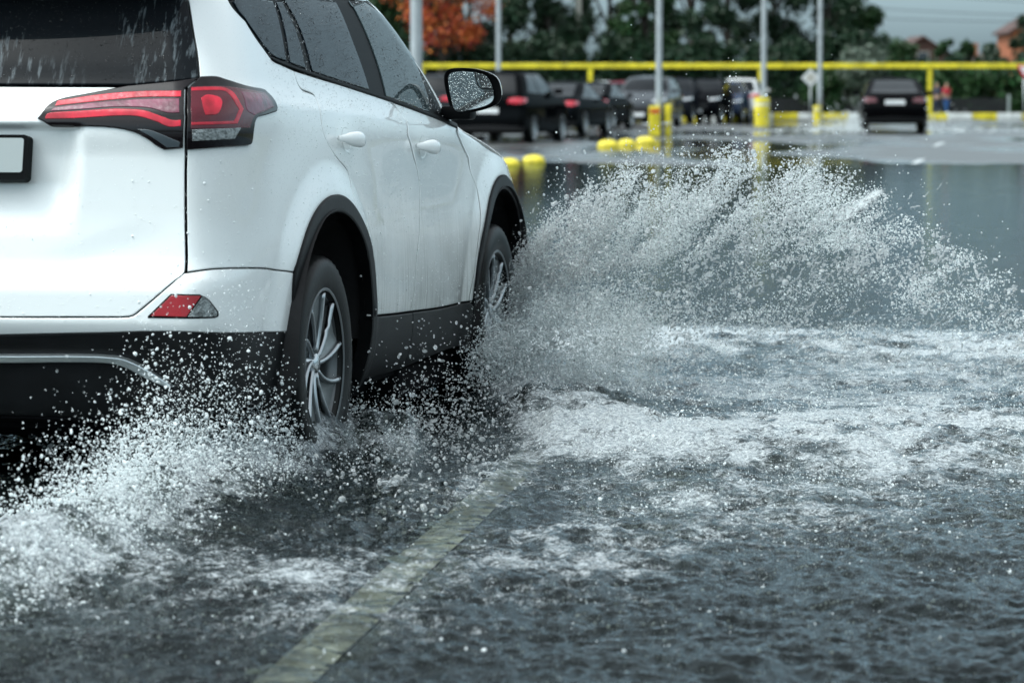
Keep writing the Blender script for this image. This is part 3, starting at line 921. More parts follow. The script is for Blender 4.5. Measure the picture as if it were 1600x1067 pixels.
    innr = catmull([(701, 122), (705, 115), (720, 112), (742, 113.5), (760, 119), (768, 131), (772, 146), (770, 158), (758, 166), (738, 171), (720, 175), (711, 171), (706, 155), (702, 135), (701, 122)], 4)[:-1]
    for sg in (1, -1):
        o2 = [onrear(*p) for p in outl]; i2 = [onrear(*p) for p in innr]
        c = np.mean(o2, 0)
        bm = bmesh.new()
        layers = []
        for sc_, dy in ((.955, .004), (.985, -.004), (1.0, .0), (1.0, .02), (.97, .06), (.88, .10), (.70, .135), (.40, .155), (.1, .16)):
            layers.append([bm.verts.new((sg * (c[0] + (y - c[0]) * sc_ - .25 * max(dy, 0) * .4), XM + dy, c[1] + (z - c[1]) * sc_)) for y, z in o2])
        nn = len(o2)
        for A, B in zip(layers, layers[1:]):
            for k in range(nn): bm.faces.new((A[k], A[(k + 1) % nn], B[(k + 1) % nn], B[k]))
        bm.faces.new(layers[-1]); bm.faces.new(layers[0])
        bmesh.ops.recalc_face_normals(bm, faces=bm.faces)
        me_mats = [M['paint'], M['black_gloss']]
        for f in bm.faces:
            cc = f.calc_center_median()
            f.smooth = True
            f.material_index = 0 if (cc.y > XM + .006 and cc.z > c[1] - .02 - .1 * (cc.y - XM)) else 1
        mr = bm_obj('door_mirror', bm, M['paint'], suv, smooth=True)
        mr.data.materials.append(M['black_gloss'])
        bm = bmesh.new()
        A = [bm.verts.new((sg * y, XM - .0085, z)) for y, z in i2]
        B = [bm.verts.new((sg * y, XM + .002, z)) for y, z in i2]
        bm.faces.new(A); bm.faces.new(B)
        for k in range(len(A)): bm.faces.new((A[k], A[(k + 1) % len(A)], B[(k + 1) % len(A)], B[k]))
        bmesh.ops.recalc_face_normals(bm, faces=bm.faces)
        bm_obj('mirror_glass', bm, M['mirror'], mr, sharp=30)
        # wide-angle spotter insert with its dark border
        bord = [onrear(*p) for p in ((743, 114), (745.5, 128), (749, 136), (754, 139), (771, 139.5))]
        bm = bmesh.new(); add_tube(bm, [(sg * y, XM - .0105, z) for y, z in bord], .0022, 8)
        bm_obj('mirror_divider', bm, M['black_gloss'], mr, smooth=True)
        # foot of the mirror on the door
        bm = bmesh.new()
        a = onrear(690, 172); b_ = onrear(712, 172)
        add_box(bm, (sg * .905, XM + .05, 1.165), (.12, .11, .055), bevel=.015)
        bm_obj('mirror_foot', bm, M['black_gloss'], mr, sharp=40)
    # triangle ahead of the front window
    # ---- rear wiper
    # ---- wheels
    def wheel(x, y, steer=0.0, spin=0.0):
        sg = 1 if x > 0 else -1
        w = empty('wheel')
        w.parent = suv; w.location = (x, y, .358)
        w.rotation_euler = (0, 0, steer)
        bm = bmesh.new()
        prof = [(-.11, .235), (-.118, .27), (-.12, .31), (-.112, .34), (-.095, .353), (-.05, .357), (0, .358), (.05, .357), (.095, .353), (.110, .343), (.117, .325), (.120, .30), (.117, .272), (.110, .252), (.104, .240), (.09, .232)]
        prof = [(sg * a, r) for a, r in prof]
        rings = lathe(bm, prof, 96)
        # tread blocks
        for k in range(96):
            if k % 2:
                for ri in range(3, 10):
                    v = rings[ri][k]; v.co.y *= .984; v.co.z *= .984
        for ri in (6,):
            for k in range(96):
                v = rings[ri][k]; v.co.y *= .98; v.co.z *= .98
        bmesh.ops.recalc_face_normals(bm, faces=bm.faces)
        bm_obj('tyre', bm, M['tyre'], w, smooth=True)
        bm = bmesh.new()
        prof = [(.108, .238), (.112, .246), (.108, .250), (.098, .246), (.094, .238), (.085, .228), (.05, .222), (-.10, .222)]
        lathe(bm, [(sg * a, r) for a, r in prof], 72)
        bmesh.ops.recalc_face_normals(bm, faces=bm.faces)
        rim = bm_obj('rim', bm, M['rim_dark'], w, smooth=True)
        bm = bmesh.new()
        lathe(bm, [(sg * a, r) for a, r in ((.0, .0001), (.0, .165), (-.02, .17))], 48)
        bm_obj('brake_disc', bm, M['disc'], w, smooth=True)
        def spoke_point(r, ang, a):
            return (sg * a, r * math.cos(ang), r * math.sin(ang))
        for k in range(5):
            base_a = 2 * math.pi * k / 5 + spin
            tw = .35
            def ang(r, off): return base_a + off + tw * (r - .04) / .2
            rs = np.linspace(.035, .232, 12)
            # wide graphite blade
            bm = bmesh.new(); prev = None
            for i, r in enumerate(rs):
                t = i / 11
                wa = (.30 + .02 * t) * (1 - t) * .9 + t * .37
                dep = .072 + .02 * t
                row = [bm.verts.new(spoke_point(r, ang(r, s_ * wa), dep - (.014 if abs(s_) < .9 else 0) * (1 - .3 * t))) for s_ in (-1, -.5, 0, .5, 1)] + \
                      [bm.verts.new(spoke_point(r, ang(r, s_ * wa * .9), dep - .035)) for s_ in (1, 0, -1)]
                if prev:
                    for q in range(8): bm.faces.new((prev[q], prev[(q + 1) % 8], row[(q + 1) % 8], row[q]))
                prev = row
            bmesh.ops.recalc_face_normals(bm, faces=bm.faces)
            bl = bm_obj('spoke', bm, M['rimgrey'], w, sharp=35)
            for s_ in (-1, 1):
                bm = bmesh.new(); pts = []; rr = []
                for i, r in enumerate(rs):
                    t = i / 11
                    wa = ((.30 + .02 * t) * (1 - t) * .9 + t * .37) * s_
                    pts.append(spoke_point(r, ang(r, wa), .074 + .022 * t)); rr.append(.0085 + .003 * abs(t - .3))
                add_tube(bm, pts, rr, 8)
                bm_obj('spoke_edge', bm, M['spoke_edge'], bl, smooth=True)
        bm = bmesh.new()
        lathe(bm, [(sg * a, r) for a, r in ((.088, .0001), (.088, .024), (.082, .032), (.074, .04), (.05, .055), (.0, .06))], 36)
        bmesh.ops.recalc_face_normals(bm, faces=bm.faces)
        bm_obj('hub_cap', bm, M['silver'], w, sharp=40)
        return w
    wheel(.783, 0, 0, .25); wheel(-.783, 0); wheel(.783, 2.66, 0, 1.0); wheel(-.783, 2.66)

M['disc'] = mat('brake_disc_steel', (.10, .10, .10), rough=.4, metal=.8)
M['recess'] = M['paint']
M['fog_red'] = mat('reflector_red', (.34, .006, .014), rough=.2, coat=1.0, bump=(120, .3, .002))
M['mirror'] = mat('wet_mirror_glass', (.62, .66, .66), rough=.04, metal=1.0)
rain_beads(M['mirror'], 110, .13, .8, .002, coat=False)
build_suv()
# ------------------------------------------------------------------ noise
_perm = rng.permutation(256)
_perm = np.concatenate([_perm, _perm, _perm])
_grad = rng.normal(size=(256, 3)); _grad /= np.linalg.norm(_grad, axis=1, keepdims=True)
def perlin(x, y, z=0.0):
    x, y, z = np.broadcast_arrays(np.asarray(x, float), np.asarray(y, float), np.asarray(z, float))
    xi = np.floor(x).astype(int); yi = np.floor(y).astype(int); zi = np.floor(z).astype(int)
    xf, yf, zf = x - xi, y - yi, z - zi
    xi &= 255; yi &= 255; zi &= 255
    u = xf**3*(xf*(xf*6-15)+10); v = yf**3*(yf*(yf*6-15)+10); w = zf**3*(zf*(zf*6-15)+10)
    r = 0
    for dx in (0, 1):
        for dy in (0, 1):
            for dz in (0, 1):
                g = _grad[_perm[_perm[_perm[xi + dx] + yi + dy] + zi + dz]]
                d = g[..., 0]*(xf-dx) + g[..., 1]*(yf-dy) + g[..., 2]*(zf-dz)
                r = r + d * (u if dx else 1-u) * (v if dy else 1-v) * (w if dz else 1-w)
    return r
def fbm(x, y, z=0.0, o=4):
    r = 0; a = 1.0; s = 1.0
    for i in range(o):
        r = r + a * perlin(x*s + 13.7*i, y*s - 7.1*i, np.asarray(z)*s + 3.3*i); a *= .5; s *= 2.03
    return r

# ------------------------------------------------------------------ ground
def asphalt_mat():
    m = mat('wet_asphalt', (.05, .052, .054), rough=.3, spec=.5)
    t = m.node_tree; b = t.nodes['Principled BSDF']
    co = t.nodes.new('ShaderNodeTexCoord')
    mp = t.nodes.new('ShaderNodeMapping'); mp.inputs['Scale'].default_value = (.16, .05, 1)
    t.links.new(co.outputs['Object'], mp.inputs[0])
    n = t.nodes.new('ShaderNodeTexNoise'); n.inputs['Scale'].default_value = 1.0; n.inputs['Detail'].default_value = 6; n.inputs['Roughness'].default_value = .6
    t.links.new(mp.outputs[0], n.inputs['Vector'])
    r = t.nodes.new('ShaderNodeValToRGB'); r.color_ramp.elements[0].position = .46; r.color_ramp.elements[1].position = .56
    t.links.new(n.outputs[0], r.inputs[0])
    mr = t.nodes.new('ShaderNodeMapRange'); mr.inputs[3].default_value = .05; mr.inputs[4].default_value = .42
    t.links.new(r.outputs[0], mr.inputs[0]); t.links.new(mr.outputs[0], b.inputs['Roughness'])
    mx = t.nodes.new('ShaderNodeMixRGB'); mx.inputs[1].default_value = (.016, .018, .019, 1); mx.inputs[2].default_value = (.070, .074, .074, 1)
    t.links.new(r.outputs[0], mx.inputs[0])
    g = t.nodes.new('ShaderNodeTexNoise'); g.inputs['Scale'].default_value = 60; g.inputs['Detail'].default_value = 3
    t.links.new(co.outputs['Object'], g.inputs['Vector'])
    m2 = t.nodes.new('ShaderNodeMixRGB'); m2.blend_type = 'MULTIPLY'; m2.inputs[0].default_value = .6
    t.links.new(mx.outputs[0], m2.inputs[1]); t.links.new(g.outputs[0], m2.inputs[2])
    ga = t.nodes.new('ShaderNodeBrightContrast'); ga.inputs['Bright'].default_value = .006
    t.links.new(m2.outputs[0], ga.inputs[0]); t.links.new(ga.outputs[0], b.inputs['Base Color'])
    bp = t.nodes.new('ShaderNodeBump'); bp.inputs['Strength'].default_value = .5; bp.inputs['Distance'].default_value = .004
    ml = t.nodes.new('ShaderNodeMath'); ml.operation = 'MULTIPLY'
    t.links.new(g.outputs[0], ml.inputs[0]); t.links.new(r.outputs[0], ml.inputs[1])
    t.links.new(ml.outputs[0], bp.inputs['Height']); t.links.new(bp.outputs[0], b.inputs['Normal'])
    return m
def sheet(name, pts, z, m, kind='structure'):
    o = mesh_obj(name, [(x, y, z) for x, y in pts], [list(range(len(pts)))], m, smooth=False)
    if kind: o['kind'] = kind
    return o
M['asphalt'] = asphalt_mat()
M['grass'] = mat('verge_grass', (.035, .06, .018), rough=.9, vary=(3, .5), bump=(30, .8, .05))
M['soil'] = mat('far_ground', (.05, .06, .03), rough=.95, vary=(.5, .4))
sheet('ground', [(-900, -60), (900, -60), (900, 2200), (-900, 2200)], -.02, M['soil'])
sheet('road', [(-60, -15), (60, -15), (60, 138.9), (-60, 138.9)], 0.0, M['asphalt'])
sheet('grass_verge', [(-60, 139.1), (60, 139.1), (60, 175), (-60, 175)], .10, M['grass'])
# ------------------------------------------------------------------ road markings
M['road_paint'] = mat('worn_road_paint', (.50, .53, .53), rough=.35, vary=(12, .3))
M['road_paint_y'] = mat('submerged_line_paint', (.74, .73, .60), rough=.6, vary=(9, .45))
def worn(m, under, scale, lo, hi):
    t = m.node_tree; b = t.nodes['Principled BSDF']; src = b.inputs['Base Color'].links[0].from_socket
    co = t.nodes.new('ShaderNodeTexCoord'); n = t.nodes.new('ShaderNodeTexNoise'); n.inputs['Scale'].default_value = scale; n.inputs['Detail'].default_value = 7; n.inputs['Roughness'].default_value = .7
    t.links.new(co.outputs['Object'], n.inputs['Vector'])
    r = t.nodes.new('ShaderNodeValToRGB'); r.color_ramp.elements[0].position = lo; r.color_ramp.elements[1].position = hi
    t.links.new(n.outputs[0], r.inputs[0])
    x = t.nodes.new('ShaderNodeMixRGB'); x.inputs[1].default_value = (*under, 1)
    t.links.new(r.outputs[0], x.inputs[0]); t.links.new(src, x.inputs[2]); t.links.new(x.outputs[0], b.inputs['Base Color'])
worn(M['road_paint_y'], (.10, .105, .085), 4.5, .34, .64)
worn(M['road_paint'], (.05, .05, .05), 9, .38, .50)
def line_strip(name, a, b, w, m, z=.004):
    a = np.array(a[:2]); b = np.array(b[:2]); d = (b - a) / np.linalg.norm(b - a); n = np.array([-d[1], d[0]]) * w / 2
    V = []; Fc = []
    k = max(2, int(np.linalg.norm(b - a) / .15))
    for i in range(k + 1):
        p = a + (b - a) * i / k
        j1, j2 = rng.normal(size=2) * .002
        V += [(p[0] - n[0] * (1 + j1 * 10), p[1] - n[1], z), (p[0] + n[0] * (1 + j2 * 10), p[1] + n[1], z)]
    for i in range(k): Fc.append((2*i, 2*i+1, 2*i+3, 2*i+2))
    o = mesh_obj(name, V, Fc, m, smooth=False); o['kind'] = 'structure'
    return o
line_strip('lane_line', ground(425, 1085), ground(840, 705), .125, M['road_paint_y'])
for a, b in (((1312, 352), (1374, 304)), ((1423, 259), (1441, 249)), ((1460, 229), (1474, 223)), ((1495, 206), (1508, 201))):
    line_strip('lane_dash', ground(*a), ground(*b), .12, M['road_paint'], z=.047 if a[1] > 300 else .004)

# ------------------------------------------------------------------ kerb painted in blocks
M['yellow'] = mat('yellow_paint', (.66, .55, .02), rough=.42, vary=(3, .30), coat=.4)
M['white_p'] = mat('white_kerb_paint', (.62, .64, .62), rough=.5, vary=(5, .2))
kerb = empty('kerb', (0, 138.95, 0))
tag(kerb, 'low kerb painted in yellow and white blocks along the far edge of the road', 'kerb')
bmY, bmW = bmesh.new(), bmesh.new()
for i in range(-24, 40):
    x = i * 1.02
    add_box(bmY if i % 2 else bmW, (x, 0.0, .13), (1.01, .22, .26), bevel=.02)
bm_obj('yellow_blocks', bmY, M['yellow'], kerb); bm_obj('white_blocks', bmW, M['white_p'], kerb)

# ------------------------------------------------------------------ height barrier: long yellow beam on posts
bar = empty('height_barrier', (0, 141, .1))
tag(bar, 'long yellow height barrier beam on thin posts in front of the trees', 'barrier')
zb = CAMH + (HOR - 103.5) / FPX * 141 - .1
bm = bmesh.new(); add_box(bm, (5, 0, zb), (60, .16, .215), bevel=.02); bm_obj('beam', bm, M['yellow'], bar)
for px in (660, 922, 1187, 1451, 1715):
    bm = bmesh.new(); add_box(bm, ((px - 800) / FPX * 141, 0, (zb - .13) / 2), (.2, .12, zb - .13), bevel=.02)
    bm_obj('post', bm, M['yellow'], bar)

# ------------------------------------------------------------------ poles
M['galv'] = mat('galvanised_steel', (.42, .45, .46), rough=.45, metal=.5, vary=(4, .15))
M['concrete'] = mat('pale_concrete', (.42, .41, .36), rough=.8, vary=(3, .2))
M['lampglass'] = mat('lamp_glass', (.5, .5, .5), rough=.2)
def lamp_pole(px, Y, wpx, label, m, name='lamp_post', H=8.5, arm=True, z0=0):
    x = (px - 800) / FPX * Y
    r = wpx / FPX * Y / 2
    e_ = empty(name, (x, Y, z0)); tag(e_, label, 'lamp post' if arm else 'pole', 'tall poles standing along the car park')
    bm = bmesh.new(); add_tube(bm, [(0, 0, 0), (0, 0, 1.0), (0, 0, H * .6), (0, 0, H)], [r * 1.15, r * 1.05, r, r * .7], 14); bm_obj('shaft', bm, m, e_, smooth=True)
    if arm:
        bm = bmesh.new(); add_tube(bm, [(0, 0, H - .05), (.3, 0, H + .45), (1.3, 0, H + .7)], r * .5, 8); a = bm_obj('arm', bm, m, e_, smooth=True)
        bm = bmesh.new(); add_box(bm, (1.6, 0, H + .7), (.7, .25, .12), bevel=.04); bm_obj('lamp_head', bm, M['lampglass'], a)
    return e_
lamp_pole(651, 59, 18, 'thick grey lamp post rising just beyond the white SUV roof', M['galv'])
lamp_pole(779, 120, 7.5, 'thin grey lamp post standing above the side mirror of the white SUV', M['galv'])
lamp_pole(904, 152, 9, 'pale beige pole among the trees over the parked black hatchback', M['concrete'], 'utility_pole', 9, False)
lamp_pole(1029, 90.5, 9.5, 'grey lamp post rising out of the pair of yellow guards', M['galv'])
lamp_pole(1192, 118.6, 8, 'grey lamp post rising out of the round yellow drum', M['galv'])
lamp_pole(1279.5, 132, 7, 'grey lamp post beside the pale diamond sign', M['galv'])

# yellow guards round the pole feet
def drum(px, Y, wpx, h, label, name='pole_guard'):
    x = (px - 800) / FPX * Y; r = wpx / FPX * Y / 2
    e_ = empty(name, (x, Y - .02, 0)); tag(e_, label, 'guard', 'yellow guards at the feet of lamp posts')
    bm = bmesh.new(); lathe(bm, [(0, r), (h * .93, r), (h * .98, r * .95), (h, r * .8), (h, .09)], 28, 'Z'); bmesh.ops.recalc_face_normals(bm, faces=bm.faces)
    bm_obj('shell', bm, M['yellow'], e_, sharp=40)
    bm = bmesh.new(); lathe(bm, [(h * .70, r * 1.012), (h * .78, r * 1.012)], 28, 'Z'); bm_obj('band', bm, M['white_p'], e_, smooth=True)
    return e_
drum(1189.5, 118.6, 24, .96, 'tall round yellow drum at the foot of a lamp post, right of the parked cars')
drum(1276, 132, 13, .60, 'small yellow guard at the foot of the lamp post by the diamond sign')
e_ = empty('pole_guard', ((1029 - 800) / FPX * 90.5, 90.4, 0)); tag(e_, 'pair of square yellow guard plates with a red label at a lamp post foot', 'guard', 'yellow guards at the feet of lamp posts')
bm = bmesh.new(); add_box(bm, (-.12, 0, .40), (.30, .30, .80), bevel=.03); a_ = bm_obj('square_guard', bm, M['yellow'], e_)
bm = bmesh.new(); add_box(bm, (-.12, -.155, .66), (.26, .01, .12)); M['red_p'] = mat('red_label_paint', (.55, .10, .02), rough=.5, vary=(8, .2)); bm_obj('red_label', bm, M['red_p'], a_)
bm = bmesh.new(); add_box(bm, (.24, .1, .42), (.17, .17, .84), bevel=.03); bm_obj('guard_post', bm, M['yellow'], e_)
bm = bmesh.new(); add_tube(bm, [(-.45, -.1, .30), (.3, -.1, .33)], .03, 8); bm_obj('cross_bar', bm, M['galv'], e_)

# ------------------------------------------------------------------ yellow hemispherical bollards
M['dome'] = mat('yellow_concrete', (.62, .51, .04), rough=.6, vary=(7, .38), bump=(40, .4, .01))
def dome(px, py, wpx, label):
    g = ground(px, py); r = wpx / FPX * g[1] / 2
    bm = bmesh.new(); pr = [(0, r), (.05, r)] + [(.05 + r * .60 * math.sin(a), r * math.cos(a)) for a in np.linspace(.08, math.pi / 2 - .02, 12)]
    pr = [(a, max(q, .001)) for a, q in pr]
    lathe(bm, pr, 32, 'Z'); bmesh.ops.recalc_face_normals(bm, faces=bm.faces)
    o = bm_obj('dome_bollard', bm, M['dome'], smooth=True); o.location = (g[0], g[1], 0)
    tag(o, label, 'bollard', 'yellow hemispherical bollards along the parking edge')
dome(796, 262, 34, 'yellow dome bollard closest to the front wing of the white SUV')
dome(834, 257, 36, 'yellow dome bollard standing alone second from the white SUV')
dome(950, 232, 34, 'left of the trio of yellow dome bollards')
dome(979, 229, 28, 'middle of the trio of yellow dome bollards')
dome(1009, 226, 32, 'right of the trio of yellow dome bollards, below the yellow guard plates')

# ------------------------------------------------------------------ signs
M['sign_w'] = mat('sign_white', (.70, .72, .72), rough=.35)
M['sign_r'] = mat('sign_red', (.60, .02, .05), rough=.35)
M['sign_g'] = mat('sign_back_grey', (.30, .32, .33), rough=.5, metal=.4)
def poly_plate(pts, y0, y1, m, name, parent):
    bm = bmesh.new()
    A = [bm.verts.new((x, y0, z)) for x, z in pts]; B = [bm.verts.new((x, y1, z)) for x, z in pts]
    bm.faces.new(A); bm.faces.new(B)
    for k in range(len(A)): bm.faces.new((A[k], A[(k + 1) % len(A)], B[(k + 1) % len(A)], B[k]))
    bmesh.ops.recalc_face_normals(bm, faces=bm.faces)
    return bm_obj(name, bm, m, parent)
Y = 136.; x = (1265 - 800) / FPX * Y
s_ = empty('road_sign', (x, Y, 0)); tag(s_, 'pale diamond sign on a thin post left of the driving black sedan', 'sign')
bm = bmesh.new(); add_tube(bm, [(0, .03, 0), (0, .03, 1.35)], .025, 8); bm_obj('post', bm, M['galv'], s_, smooth=True)
zc = CAMH + (HOR - 122) / FPX * Y
poly_plate([(.36 * math.sin(a) * (1 if k % 2 else 1), zc + .36 * math.cos(a)) for k, a in enumerate(np.linspace(0, 2 * math.pi, 5)[:-1])], -.01, .01, M['sign_w'], 'sign_plate', s_)
poly_plate([(.24 * math.sin(a), zc + .24 * math.cos(a)) for a in np.linspace(0, 2 * math.pi, 5)[:-1]], -.014, -.011, M['concrete'], 'sign_face', s_)
Y = 134.; x = (1597 - 800) / FPX * Y
s_ = empty('road_sign', (x + .03, Y, 0)); tag(s_, 'red and white triangular sign pointing down at the right edge', 'sign')
bm = bmesh.new(); add_tube(bm, [(0, .03, 0), (0, .03, 1.7)], .03, 8); bm_obj('post', bm, M['galv'], s_, smooth=True)
zt = CAMH + (HOR - 102) / FPX * Y
poly_plate([(-.31, zt), (.31, zt), (0, zt - .56)], -.01, .01, M['sign_r'], 'sign_border', s_)
poly_plate([(-.20, zt - .06), (.20, zt - .06), (0, zt - .42)], -.014, -.0105, M['sign_w'], 'sign_face', s_)

# ------------------------------------------------------------------ background cars
M['carglass'] = mat('dark_car_glass', (.004, .006, .008), rough=.05, spec=.18)
M['cartail'] = mat('red_tail_lamp', (.55, .01, .03), rough=.2, coat=1.0, emis=((.8, .02, .05), .02))
M['chrome'] = mat('chrome_trim', (.6, .62, .64), rough=.2, metal=1.0)
M['headl'] = mat('headlamp_lens', (.55, .58, .60), rough=.15, metal=.4, coat=1.0)
M['blackplastic'] = mat('black_bumper_plastic', (.012, .012, .013), rough=.5)
SH = {}
SH['sedan'] = Shell(
    xr=[(.18, -.80), (.3, -.92), (.5, -1.0), (.65, -1.02), (.8, -.99), (.93, -.97), (.99, -.90), (1.03, -.66), (1.08, -.42), (1.2, -.06), (1.34, .36), (1.42, .66), (1.46, .95)],
    w=[(.18, .80), (.3, .87), (.5, .90), (.7, .91), (.85, .89), (.95, .86), (1.02, .815), (1.15, .755), (1.32, .665), (1.42, .58), (1.46, .5)],
    xf=[(.18, 3.3), (.3, 3.45), (.5, 3.52), (.68, 3.5), (.78, 3.38), (.86, 3.1), (.93, 2.75), (.98, 2.5), (1.1, 2.3), (1.3, 1.95), (1.42, 1.65), (1.46, 1.5)], cb=.34, cf=.5)
SH['hatch'] = Shell(
    xr=[(.18, -.70), (.3, -.80), (.5, -.86), (.7, -.88), (.9, -.86), (1.0, -.80), (1.15, -.68), (1.35, -.46), (1.48, -.26), (1.53, -.1)],
    w=[(.18, .80), (.3, .87), (.5, .90), (.75, .90), (.9, .88), (1.0, .85), (1.1, .81), (1.3, .73), (1.46, .64), (1.53, .55)],
    xf=[(.18, 3.2), (.3, 3.4), (.5, 3.45), (.75, 3.4), (.88, 3.2), (.96, 2.85), (1.02, 2.5), (1.15, 2.25), (1.3, 2.0), (1.46, 1.7), (1.53, 1.5)], cb=.34, cf=.5)
SH['suv'] = Shell(
    xr=[(.2, -.75), (.32, -.88), (.55, -.92), (.8, -.90), (1.0, -.90), (1.12, -.86), (1.3, -.76), (1.5, -.62), (1.62, -.50), (1.66, -.4)],
    w=[(.2, .82), (.35, .89), (.6, .92), (.85, .92), (1.0, .90), (1.1, .86), (1.2, .83), (1.4, .77), (1.58, .68), (1.66, .58)],
    xf=[(.2, 3.2), (.35, 3.45), (.6, 3.5), (.85, 3.45), (.97, 3.25), (1.04, 2.9), (1.09, 2.55), (1.2, 2.3), (1.4, 2.0), (1.58, 1.65), (1.66, 1.5)], cb=.30, cf=.45)
def bg_car(kind, label, x, Y, yaw, color, group, glass=None, metal=.3, rear_plate=False, cat='car', pale_lamps=False, tailmat=None):
    sh = SH[kind]
    top = {'sedan': 1.43, 'hatch': 1.50, 'suv': 1.63}[kind]
    e_ = empty(cat.replace(' ', '_') if False else 'parked_car', (x, Y, 0), yaw)
    tag(e_, label, 'car', group)
    pm_ = mat('car_paint_' + label.split()[0], color, rough=.45, metal=0, spec=.0, coat=.10 if max(color) < .05 else .6, coat_rough=.04)
    R0 = .385; zc = .33
    def A(cx, a0, a1, n=10): return [('s', cx + R0 * math.cos(math.radians(a0 + (a1 - a0) * i / n)), zc + R0 * math.sin(math.radians(a0 + (a1 - a0) * i / n))) for i in range(n + 1)]
    body = [[('u', 0, .24), ('u', .7, .24)], [('u', .7, .24), A(0, 198, 198, 1)[0]], A(0, 190, -10), [A(0, -10, -10, 1)[0], A(2.66, 190, 190, 1)[0]], A(2.66, 190, -10),
            [A(2.66, -10, -10, 1)[0], ('u', 4.8, .24), ('u', sh.UE, .24)], [('u', sh.UE, .24), ('u', sh.UE, top)], [('u', sh.UE, top), ('u', 4.5, top), ('u', 3, top), ('u', 1, top), ('u', 0, top)], [('u', 0, top), ('u', 0, .24)]]
    for md in ('right', 'left'):
        panel(sh, 'body_side', body, pm_, e_, mode=md, gap=0, grid=.055, edge=.05, roll=.0, depth=.03)
    # roof cap
    uu = np.concatenate([np.linspace(0, .7, 6), np.linspace(.8, 4.2, 16), np.linspace(4.4, sh.UE, 6)])
    p0, _ = sh.P(uu, np.full(len(uu), top), 0)
    V = []; Fc = []; W = len(uu)
    for k, t in enumerate(np.linspace(0, 1, 6)):
        for q in p0: V.append((q[0] * (1 - t), q[1] + (1.0 - q[1]) * t * .98, top + .05 * math.sin(t * math.pi / 2)))
    for k in range(5):
        for i in range(W - 1): Fc.append((k*W+i, k*W+i+1, (k+1)*W+i+1, (k+1)*W+i))
    n0 = len(V); V += [(-a, b, c) for a, b, c in V]; Fc += [tuple(n0 + q for q in f[::-1]) for f in Fc]
    mesh_obj('roof', V, Fc, pm_, e_)
    bm = bmesh.new(); add_box(bm, (0, 1.33, .30), (1.5, 3.9, .16)); add_box(bm, (0, 1.33, .55), (1.2, 3.6, .5)); bm_obj('underbody', bm, M['core'], e_)
    gl = M['carglass']
    zb0 = {'sedan': .97, 'hatch': 1.0, 'suv': 1.12}[kind]; zt0 = top - .05
    kw = dict(gap=0, off=.006, grid=.07, edge=.04, roll=.001, depth=.012)
    xr_b, xr_t = float(sh.xr(zb0 + .06)), float(sh.xr(zt0))
    # rear window
    zr0 = {'sedan': 1.055, 'hatch': 1.02, 'suv': 1.12}[kind]
    panel(sh, 'rear_window', [[('u', 0, zr0), ('u', .70, zr0 + .01)], [('u', .70, zr0 + .01), ('u', .70, zt0 - .01)], [('u', .70, zt0 - .01), ('u', 0, zt0)], [('u', 0, zt0), ('u', 0, zr0)]], gl, e_, mode='both', **kw)
    for md in ('right', 'left'):
        panel(sh, 'windscreen', [[('u', 4.42, zb0 + .06), ('u', 5.5, zb0 + .04)], [('u', 5.5, zb0 + .04), ('u', 5.5, zt0)], [('u', 5.5, zt0), ('u', 4.48, zt0)], [('u', 4.48, zt0), ('u', 4.42, zb0 + .06)]], gl, e_, mode=md, **kw)
        # side windows
        ub, ut = 1.35, 1.25
        um = 2.45
        uf = S.UC - .1
        panel(sh, 'side_window', [[('u', ub, zb0 + .05), ('u', um, zb0 + .02)], [('u', um, zb0 + .02), ('u', um + .05, zt0)], [('u', um + .05, zt0), ('u', ut + .2, zt0)], [('u', ut + .2, zt0), ('u', ub, zb0 + .05)]], gl, e_, mode=md, **kw)
        panel(sh, 'side_window', [[('u', um + .12, zb0 + .02), ('u', uf, zb0)], [('u', uf, zb0), ('u', uf - .05, zt0)], [('u', uf - .05, zt0), ('u', um + .17, zt0)], [('u', um + .17, zt0), ('u', um + .12, zb0 + .02)]], gl, e_, mode=md, **kw)
        kt = dict(gap=0, off=.008, grid=.05, edge=.04, roll=.002, depth=.014, mode=md)
        zl = {'sedan': .86, 'hatch': .92, 'suv': .98}[kind]
        panel(sh, 'tail_light', [[('u', .46, zl - .05), ('u', .75, zl - .07), ('u', 1.05, zl - .03)], [('u', 1.05, zl - .03), ('u', 1.12, zl + .05)], [('u', 1.12, zl + .05), ('u', .75, zl + .07), ('u', .50, zl + .05)], [('u', .50, zl + .05), ('u', .46, zl - .05)]], tailmat or M['cartail'], e_, **kt)
        zh = {'sedan': .70, 'hatch': .76, 'suv': .86}[kind]
        panel(sh, 'headlight', [[('u', 4.28, zh + .0), ('u', 4.95, zh - .05)], [('u', 4.95, zh - .05), ('u', 4.95, zh + .03)], [('u', 4.95, zh + .03), ('u', 4.25, zh + .09)], [('u', 4.25, zh + .09), ('u', 4.28, zh)]], M['headl'], e_, **kt)
        bm = bmesh.new(); sg = 1 if md == 'right' else -1
        add_box(bm, (sg * .98, 1.85, zb0 + .07), (.20, .10, .13), bevel=.035); bm_obj('door_mirror', bm, pm_, e_)
        for cy in (0, 2.66):
            w_ = empty('wheel'); w_.parent = e_; w_.location = (sg * .78, cy, .325)
            bm = bmesh.new(); lathe(bm, [(sg * a, r) for a, r in ((-.10, .20), (-.11, .30), (-.08, .322), (.08, .322), (.11, .30), (.105, .235), (.09, .22))], 36); bmesh.ops.recalc_face_normals(bm, faces=bm.faces); bm_obj('tyre', bm, M['tyre'], w_, smooth=True)
            bm = bmesh.new(); lathe(bm, [(sg * a, r) for a, r in ((.09, .225), (.10, .232), (.085, .21), (.03, .20), (.02, .06), (.06, .05), (.06, .001))], 30)
